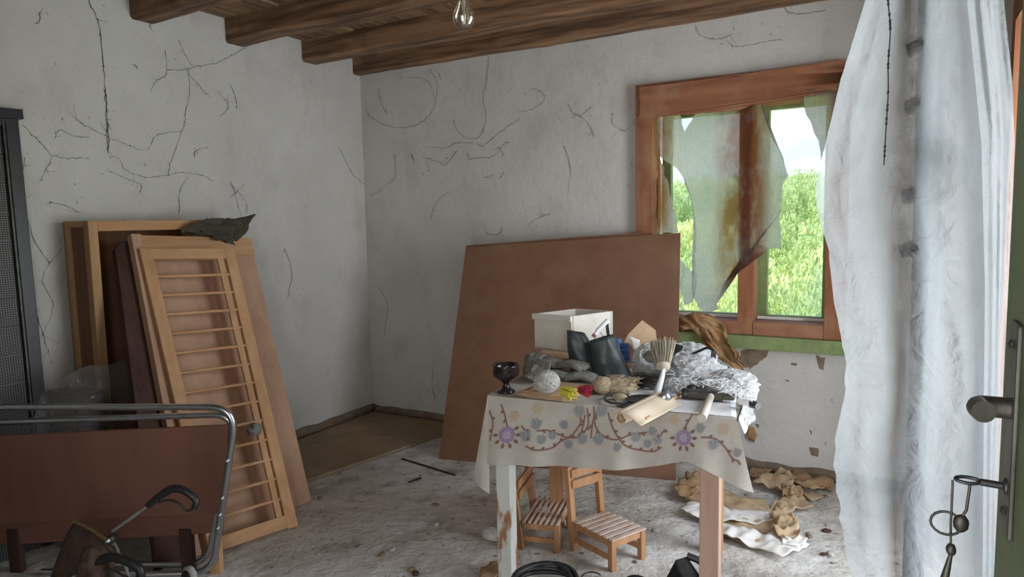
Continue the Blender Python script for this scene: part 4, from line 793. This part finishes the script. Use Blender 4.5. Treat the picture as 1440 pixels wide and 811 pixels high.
# black hat, black bag, small loop, stone
hb = fl(895, 850); t = thing('black_hat', 'round black felt hat on floor beside the chair', 'hat', hb); MB().lathe([(.105, 0), (.105, .004), (.072, .012), (.070, .05), (.062, .08), (.040, .098), (.001, .104)], hb, seg=32).build('crown', 'felt_black', t); MB().lathe([(.0735, .012), (.0735, .03), (.071, .031)], hb, seg=32).build('band', 'black_rubber', t)
P = fl(960, 843); A_, B2, Cc, Dd = P + V((-.10, -.02, 0)), P + V((.08, -.07, 0)), P + V((.12, .06, 0)), P + V((-.06, .10, 0)); top1, top2 = P + V((-.03, .0, .155)), P + V((.0, .06, .15))
t = thing('black_bag', 'black leather bag slumped on floor beside right table leg', 'bag', P); MB().add([A_, B2, Cc, Dd, top1, top2], [(0, 1, 4), (1, 2, 5, 4), (2, 3, 5), (3, 0, 4, 5), (3, 2, 1, 0)]).build('body', 'felt_black', t, bevel=.008); MB().tube(bez([top2, P + V((.06, .06, .13)), P + V((.10, .03, .06)), Cc + V((0, 0, .02))]), .014, 8).build('flap', 'black_rubber', t)
o = MB().tube([fl(832 + 14 * math.cos(a * .35), 812 + 8 * math.sin(a * .35), .02) for a in range(18)], .003, 6, closed=True).build('wire_ring', 'black_rubber'); tag(o, 'thin black wire ring on floor beside the bucket', 'ring')
o = MB().blob(fl(848, 830) + V((0, 0, .02)), (.05, .04, .03), 5, .2, 2, 4, flat=-.02).build('grey_stone', 'stone'); tag(o, 'grey stone on floor between bucket and hat', 'stone')
o = MB().blob(fl(692, 757) + V((0, 0, .022)), (.048, .035, .032), 7, .2, 2, 4, flat=-.02).build('pale_stone', 'stone'); tag(o, 'pale stone lying left of the peeling table leg', 'stone')
o = MB().sheet([fl(px, py, .012) for px, py in ((676, 800), (690, 792), (700, 790), (702, 808), (690, 830), (672, 822))], (0, 0, 1), .014, 16, 4, 2, floor_z=.004).build('cardboard_scrap', 'paper_brown', solid=.002); tag(o, 'torn brown cardboard scrap at foot of peeling leg', 'cardboard')

# torn papers on the floor
def fsheet(name, pts, mm, amp, fr, seed, label, z=.012, cuts=5, cat='paper'):
    o = MB().sheet([fl(px, py, z) for px, py in pts], (0, 0, 1), amp, fr * 2.0, cuts + 4, seed, floor_z=.004).build(name, mm, solid=.0025); return tag(o, label, cat)
fsheet('torn_paper', [(955, 716), (968, 705), (1005, 712), (1040, 718), (1082, 722), (1086, 732), (1050, 735), (1010, 732), (975, 727)], 'paper_white', .020, 5, 1, 'torn white paper strip behind right table leg', .03)
fsheet('torn_paper', [(1012, 738), (1050, 748), (1090, 752), (1115, 765), (1137, 764), (1118, 778), (1100, 782), (1060, 766), (1015, 752)], 'paper_white', .022, 5, 2, 'long torn white paper strip with brown underside', .03)
fsheet('brown_packing_paper', [(965, 700), (1000, 690), (1050, 700), (1075, 705), (1095, 735), (1100, 775), (1070, 768), (1020, 755), (985, 728)], 'paper_tan', .030, 4, 3, 'large rumpled tan packing paper under white strips', .015, 6)
fsheet('brown_packing_paper', [(1090, 722), (1103, 719), (1120, 738), (1128, 757), (1105, 762), (1086, 748)], 'paper_tan', .045, 7, 4, 'peaked tan paper scrap on the white strips', .05)
fsheet('torn_paper', [(1095, 750), (1118, 752), (1136, 760), (1125, 770), (1100, 768)], 'paper_white', .02, 8, 12, 'small white paper scrap at the end of long strip', .04)
fsheet('brown_packing_paper', [(1062, 682), (1078, 670), (1100, 664), (1115, 676), (1120, 692), (1090, 690)], 'paper_tan', .045, 5, 5, 'folded tan paper heap below the window wall', .03)
fsheet('brown_packing_paper', [(1078, 716), (1100, 703), (1130, 698), (1142, 716), (1110, 720)], 'paper_tan', .03, 6, 6, 'flat tan paper piece with folded edge beside heap', .02)
fsheet('brown_packing_paper', [(1098, 685), (1112, 678), (1128, 692), (1125, 700), (1100, 700)], 'paper_brown', .04, 7, 8, 'small crumpled brown paper in front of heap', .03)
fsheet('torn_paper', [(1128, 694), (1148, 692), (1158, 700), (1140, 706)], 'paper_tan', .012, 7, 9, 'pale paper scrap beside the crumpled brown paper', .01)
fsheet('brown_packing_paper', [(1100, 672), (1130, 662), (1165, 672), (1175, 690), (1140, 690), (1115, 684)], 'paper_brown', .04, 5, 10, 'brown paper litter along the back wall base', .02)
fsheet('brown_packing_paper', [(948, 690), (965, 670), (985, 668), (1000, 690), (975, 705), (955, 703)], 'paper_brown', .04, 6, 11, 'crumpled brown paper behind the right table leg', .03)
fsheet('brown_packing_paper', [(1052, 664), (1065, 660), (1085, 664), (1080, 672), (1058, 674)], 'paper_brown', .03, 7, 13, 'dark paper crumple at the wall foot under window', .02)
o = MB().sheet([bk(1050, 598, -.012), bk(1060, 600, -.012), bk(1066, 612, -.012), bk(1062, 622, -.012), bk(1054, 616, -.012)], (0, -1, 0), .014, 12, 4, 6).build('brown_paper_scrap', 'foam_brown', solid=.002); tag(o, 'brown paper scrap on wall beside the tablecloth corner', 'paper')
rb = random.Random(21)
for i in range(26):
    p = fl(rb.uniform(430, 1170), rb.uniform(690, 811)); s = rb.uniform(.006, .014)
    o = MB().blob(p + V((0, 0, s * .4)), (s * 1.4, s, s * .6), i, .4, 2, 2, True, rb.uniform(0, 3)).build('rubble_crumb', rb.choice(('stone', 'mortar', 'dark_board'))); tag(o, 'tiny crumb of rubble scattered on the dusty floor', 'rubble', 'rubble crumbs on the floor')

# ================================================================== HANGING PLASTIC, POLE, DOOR
Ledge = [(-320, 1330), (-150, 1268), (0, 1217), (120, 1180), (265, 1146), (300, 1150), (350, 1165), (420, 1172), (510, 1190), (560, 1187), (620, 1174), (660, 1173), (740, 1184), (811, 1196), (1000, 1215)]
Redge = [(-320, 1330), (-150, 1352), (0, 1367), (200, 1391), (400, 1402), (600, 1405), (811, 1400), (1000, 1395)]
Ledge2 = [(-320, 1340), (0, 1360), (200, 1380), (400, 1385), (1000, 1380)]; Redge2 = [(-320, 1395), (0, 1412), (120, 1424), (200, 1427), (400, 1420), (600, 1414), (1000, 1404)]
Ledge[0] = (-320, 1300)
def curtain(le, re, y0, slope, fold, ph, rough_edge=.0):
    def fn_(u, v):
        py = -300 + 1330 * v; a, b_ = interp(py, le), interp(py, re)
        if rough_edge: a += 5 * noise.noise(V((py * .05, 2, ph))) * (1 if py > 480 else .25)
        px = a + (b_ - a) * u; y = y0 - slope * u + fold * (math.sin(u * 9 + ph) * (.4 + .6 * v) + .55 * math.sin(u * 21 + ph * 2 + v * 2) + .5 * noise.noise(V((u * 5, v * 6, ph))) + .35 * (1 - 2.5 * abs(noise.noise(V((u * 7, v * 9, ph + 4))))))
        p = bk(px, py, y); p.z = max(.006, min(CEIL - .142, p.z)); return p
    return fn_
CU = thing('hanging_plastic_sheet', 'milky crinkled plastic sheet hanging from ceiling by the right wall', 'plastic sheet', (3.6, -2.0, 0))
MB().grid(curtain(Ledge, Redge, -1.92, .18, .010, 1.0, 1), 70, 110).build('sheet', 'curtain_film', CU)
MB().grid(curtain(Ledge2, Redge2, -2.02, .10, .015, 3.0), 16, 90).build('folded_edge', 'curtain_film', CU)
# dust thread hanging in front
m = MB(); th = [bk(px, py, -2.10) for px, py in ((1250, -60), (1249, 0), (1252, 40), (1249, 90), (1249, 130), (1246, 180), (1243, 232))]; m.tube(bez(th), .0016, 5); r_ = random.Random(1)
for k in range(22): a = bez(th)[r_.randrange(8, 48)]; m.blob(a, (.003, .003, .005), k, .3, 2, 1)
th0 = V((th[0].x, th[0].y, 2.553)); m.tube([th0, th[0]], .0014, 4)
o = m.build('dust_thread', 'web'); tag(o, 'dark beaded dust thread hanging before the plastic sheet', 'cobweb')
# pole with knobs behind
pb = bk(1303, 300, -1.96); PX = pb.x; t = thing('pole', 'dark knobbed pole with hook seen through the hanging plastic', 'pole', (PX, -1.96, 0)); zq = lambda py: bk(1300, py, -1.96).z
MB().tube([(PX, -1.96, 0), (PX, -1.96, zq(640)), (PX + .004, -1.96, zq(400)), (PX, -1.96, zq(0)), (PX - .004, -1.96, 2.555)], [.024, .026, .032, .036, .038], 14).build('shaft', 'felt_black', t)
for py in (70, 150, 275, 350): z = zq(py); MB().tube([(PX - .055, -1.985, z - .004), (PX - .02, -1.99, z + .004), (PX + .03, -1.96, z + .002)], [.018, .024, .020], 10).build('knob', 'felt_black', t)
MB().tube(bez([(PX + .015, -1.985, zq(202)), (PX + .055, -1.985, zq(212)), (PX + .075, -1.99, zq(240)), (PX + .072, -1.99, zq(262))]), .013, 10).build('hook', 'felt_black', t)

# door
dX = 3.652; yE = lf(1409, 570, dX).y; t = thing('door_1', 'green painted door leaf standing open with handle and key', 'door', (dX + .02, -3.6, 0)); t['kind'] = 'structure'
MB().box((dX, FY - .02, .02), (dX + .04, yE, 2.10)).build('leaf', 'door_green', t, bevel=.003)
yP = lf(1421, 600, dX).y; z1, z0 = lf(1430, 450, dX).z, lf(1430, 782, dX).z; yc = yP - .024
pl = MB().box((dX - .004, yP - .048, z0), (dX + .001, yP, z1)).build('handle_plate', 'old_metal', t, bevel=.002)
zh = lf(1425, 570, dX).z; st = V((dX - .002, yc, zh)); en = V((dX - .030, yc, zh))
MB().tube(fillet([st, en, en + V((.004, -.024, .0))], .010, 6), .0100, 16).build('lever', 'old_metal', t)
zk = lf(1428, 700, dX).z; k0 = V((dX - .001, yc, zk)); k1 = V((dX - .024, yc, zk + .001))
MB().tube([k0, k1], .0035, 10).build('key_shaft', 'black_plastic', pl); MB().lathe([(.001, 0), (.008, 0), (.008, .004), (.004, .005)], k0 - V((.001, 0, 0)), (-1, 0, 0), 14).build('keyhole_rose', 'black_plastic', pl)
kb = k1 + V((-.010, 0, 0)); MB().tube([kb + V((.010 * math.cos(a * .393), .003 * math.sin(a * .393), .002 * math.sin(a * .393))) for a in range(16)], .0018, 8, closed=True).build('key_bow', 'black_plastic', pl)
for i in (0, 1): c = V((dX - .005, yc, (z0 + .02, z1 - .02)[i])); MB().lathe([(.001, .003), (.004, .002), (.005, 0)], c, (-1, 0, 0), 10).build('screw', 'old_metal', pl)
k2 = kb + V((-.012, 0, -.002)); kc = thing('key_chain', 'dark key ring and string hanging from the door key', 'key chain', k2 - V((0, 0, .12)))
MB().tube([k2, k2 + V((.0, 0, -.02)), k2 + V((.0, .002, -.045)), k2 + V((.001, 0, -.075))], .0011, 6).build('string', 'old_metal', kc); MB().tube([kb + V((.002, 0, -.004)), kb + V((.0, 0, -.03)), k2 + V((.004, 0, -.045))], .0014, 6).build('string', 'old_metal', kc)
rc = k2 + V((-.004, 0, -.044)); MB().tube([rc + V((.013 * math.cos(a * .393), .004 * math.sin(a * .393), .010 * math.sin(a * .393))) for a in range(16)], .0013, 6, closed=True).build('split_ring', 'old_metal', kc)
MB().blob(rc + V((.012, 0, .002)), (.006, .004, .008), 3, .3, 2, 2).build('knot', 'old_metal', kc); MB().blob(k2 + V((.001, 0, -.070)), (.004, .004, .006), 5, .3, 2, 2).build('knot', 'old_metal', kc)
MB().tube([k2 + V((.001, 0, -.075)), k2 + V((-.003, 0, -.10)), k2 + V((-.004, 0, -.13))], [.002, .004, .003], 7).build('tag', 'old_metal', kc)

# ================================================================== COBWEBS ON THE WALLS
def webs(lists, plane, r, label, seed):
    """one cobweb: strands that hang together"""
    fnp = (lambda p: lf(p[0], p[1], .004)) if plane == 'l' else (lambda p: bk(p[0], p[1], -.004))
    t = thing('cobweb', label, 'cobweb', fnp(lists[0][-1])); rr = random.Random(seed)
    for L in lists:
        P = bez([fnp(p) for p in L], 6); m = MB()
        P = [p + V((0 if plane == 'l' else rr.gauss(0, .0025), rr.gauss(0, .0025) if plane == 'l' else 0, rr.gauss(0, .0025))) for p in P]
        m.tube(P, [r * rr.uniform(.4, 1.3) for _ in P], 4)
        for k in range(max(1, len(P) // 10)): m.blob(rr.choice(P), (r * 2, r * 2, r * 3), seed + k, .3, 2, 1)
        for k in range(2):
            a = rr.choice(P); d = V((0 if plane == 'l' else rr.gauss(0, .03), rr.gauss(0, .03) if plane == 'l' else 0, rr.gauss(0, .03))); m.tube([a, a + d * .5 + V((0, 0, -.006)), a + d], [r * .7, r * .5, r * .3], 4)
        m.build('strand', 'web', t)
def s2(k, x0=0, y0=0): return lambda L: [(x0 + a / k, y0 + b / k) for a, b in L]
cL = s2(2.704)
webs([cL([(335, 0), (365, 60), (382, 130), (393, 250), (400, 350)]), cL([(398, 340), (403, 405), (407, 500), (413, 580)]), cL([(401, 340), (406, 405), (411, 500), (415, 570)])], 'l', .0017, 'long straight sooty cobweb hanging upright on the left wall', 1)
LW = [[(295, 460), (340, 485), (400, 515), (470, 545), (545, 572)], [(90, 475), (130, 520), (165, 555), (200, 592), (270, 600), (335, 600)], [(415, 595), (455, 605), (475, 645), (550, 672), (630, 668), (700, 655), (760, 665), (815, 690)], [(210, 520), (230, 495), (290, 520), (340, 520)], [(630, 190), (632, 280), (590, 310), (575, 355)], [(680, 150), (710, 220), (740, 250), (820, 240), (890, 205), (940, 180)], [(715, 260), (722, 350), (708, 420), (695, 490), (655, 600), (640, 665)], [(720, 285), (760, 330), (795, 368)], [(875, 320), (895, 370), (900, 410)], [(565, 570), (590, 520), (630, 505), (690, 500)], [(870, 690), (910, 735), (935, 770), (940, 810)], [(880, 750), (930, 700)], [(680, 810), (685, 720), (715, 675)], [(415, 650), (480, 680), (535, 700), (530, 735)], [(155, 45), (150, 80), (130, 92)], [(1290, 560), (1340, 660), (1385, 700)], [(95, 600), (85, 650), (75, 680)], [(640, 265), (700, 265), (760, 250)], [(840, 440), (870, 405), (830, 350)], [(150, 690), (180, 640), (200, 595)], [(740, 600), (745, 570), (790, 560)], [(180, 770), (240, 780), (310, 810)], [(572, 65), (573, 110)], [(500, 240), (520, 255)]]
LG = [((4, 5, 6, 7, 17, 9), 'branching cobweb with spidery arms below the second beam end'), ((0, 3), 'slanting cobweb crossing the long upright strand'), ((1, 19, 16), 'sagging cobweb strand beside the black mesh panel top'), ((2, 13), 'zigzag cobweb running level above the wooden case'), ((10, 11, 12), 'forked cobweb above the olive rag'), ((8, 18), 'small kinked cobweb under the third beam end'), ((14, 23), 'tiny curled cobweb wisp high on the left wall'), ((15,), 'thin slanting cobweb near the wall corner'), ((20,), 'tiny hooked cobweb above the forked one'), ((21,), 'faint cobweb just above the shelf case'), ((22,), 'short dangling cobweb between two beam ends')]
for i, (ids, lb) in enumerate(LG): webs([cL(LW[k]) for k in ids], 'l', .0011, lb, 10 + i)
for i, (L, lb) in enumerate([([[(45, 420), (60, 470), (70, 500)], [(85, 350), (60, 390), (75, 430), (60, 470)]], 'knotted cobweb between mesh panel and wooden case'), ([[(400, 350), (410, 380), (405, 420)]], 'short cobweb beside the top of pale bed panel'), ([[(325, 255), (335, 290), (345, 320)]], 'short cobweb just above the olive rag corner'), ([[(25, 250), (45, 330), (70, 370)]], 'thin cobweb trailing along the mesh panel rail')]): webs(L, 'l', .0011, lb, 50 + i)
cB_ = s2(2.895, 500, 80)
BW = [[(305, 50), (330, 110), (325, 190), (290, 250), (220, 285), (130, 280), (70, 250), (45, 220)], [(545, 0), (535, 90), (520, 160), (530, 240), (515, 310), (480, 335), (430, 315), (400, 270), (402, 255)], [(300, 365), (370, 370), (410, 350), (480, 350)], [(275, 405), (330, 425), (365, 440), (400, 400), (415, 380)], [(455, 390), (465, 415), (510, 410), (560, 405), (610, 350), (625, 350)], [(490, 350), (520, 360), (560, 330), (610, 290), (665, 255)], [(665, 225), (715, 215), (765, 180), (760, 145), (720, 130), (690, 155)], [(865, 190), (885, 225), (915, 240), (945, 215), (960, 205)], [(915, 240), (950, 275), (970, 325)], [(1045, 235), (1050, 275), (1100, 300), (1145, 250)], [(160, 395), (160, 490), (120, 525), (65, 565)], [(305, 665), (325, 600), (375, 550)], [(525, 490), (565, 480)], [(700, 685), (745, 655), (790, 638)], [(230, 400), (240, 430)], [(590, 495), (603, 470)], [(865, 560), (875, 450), (850, 360)], [(515, 670), (540, 720), (585, 720), (595, 690)], [(95, 130), (105, 190), (130, 230)], [(560, 380), (590, 370), (600, 405)], [(290, 420), (300, 460)], [(340, 70), (350, 90)]]
BG = [((0, 18, 21), 'large round looping cobweb in the wall corner under beam'), ((1,), 'long U shaped cobweb hanging from the wall beam'), ((2, 3, 4, 5, 19, 20, 14), 'tangled sooty cobweb in the middle of back wall'), ((6,), 'hooked cobweb arching up right of the tangle'), ((7, 8), 'cobweb with dangling clot left of the window'), ((9,), 'cobweb stretched to the window frame corner'), ((10,), 'angular cobweb near the corner below the round loop'), ((11,), 'slanting cobweb with a dark clot above hardboard'), ((12, 15), 'two short dark wisps under the tangle'), ((13,), 'thin slanting cobweb just above hardboard edge'), ((16,), 'faint upright cobweb left of the window'), ((17,), 'small sagging cobweb on hardboard top edge')]
for i, (ids, lb) in enumerate(BG): webs([cB_(BW[k]) for k in ids], 'b', .0011, lb, 80 + i)
for i, (L, lb) in enumerate([([[(978, 36), (985, 50), (1010, 55), (1030, 48)], [(1020, 58), (1040, 66), (1070, 60), (1100, 55)]], 'drooping cobweb between wall beam and window top'), ([[(560, 108), (600, 112), (612, 140)]], 'short cobweb tucked under the beam near corner'), ([[(1100, 10), (1120, 20), (1160, 15)]], 'cobweb under the beam beside the plastic sheet'), ([[(530, 400), (545, 430), (540, 470)]], 'sooty streak cobweb low beside the corner'), ([[(610, 510), (607, 540), (612, 560)]], 'small cobweb left of hardboard foot')]): webs(L, 'b', .0011, lb, 120 + i)
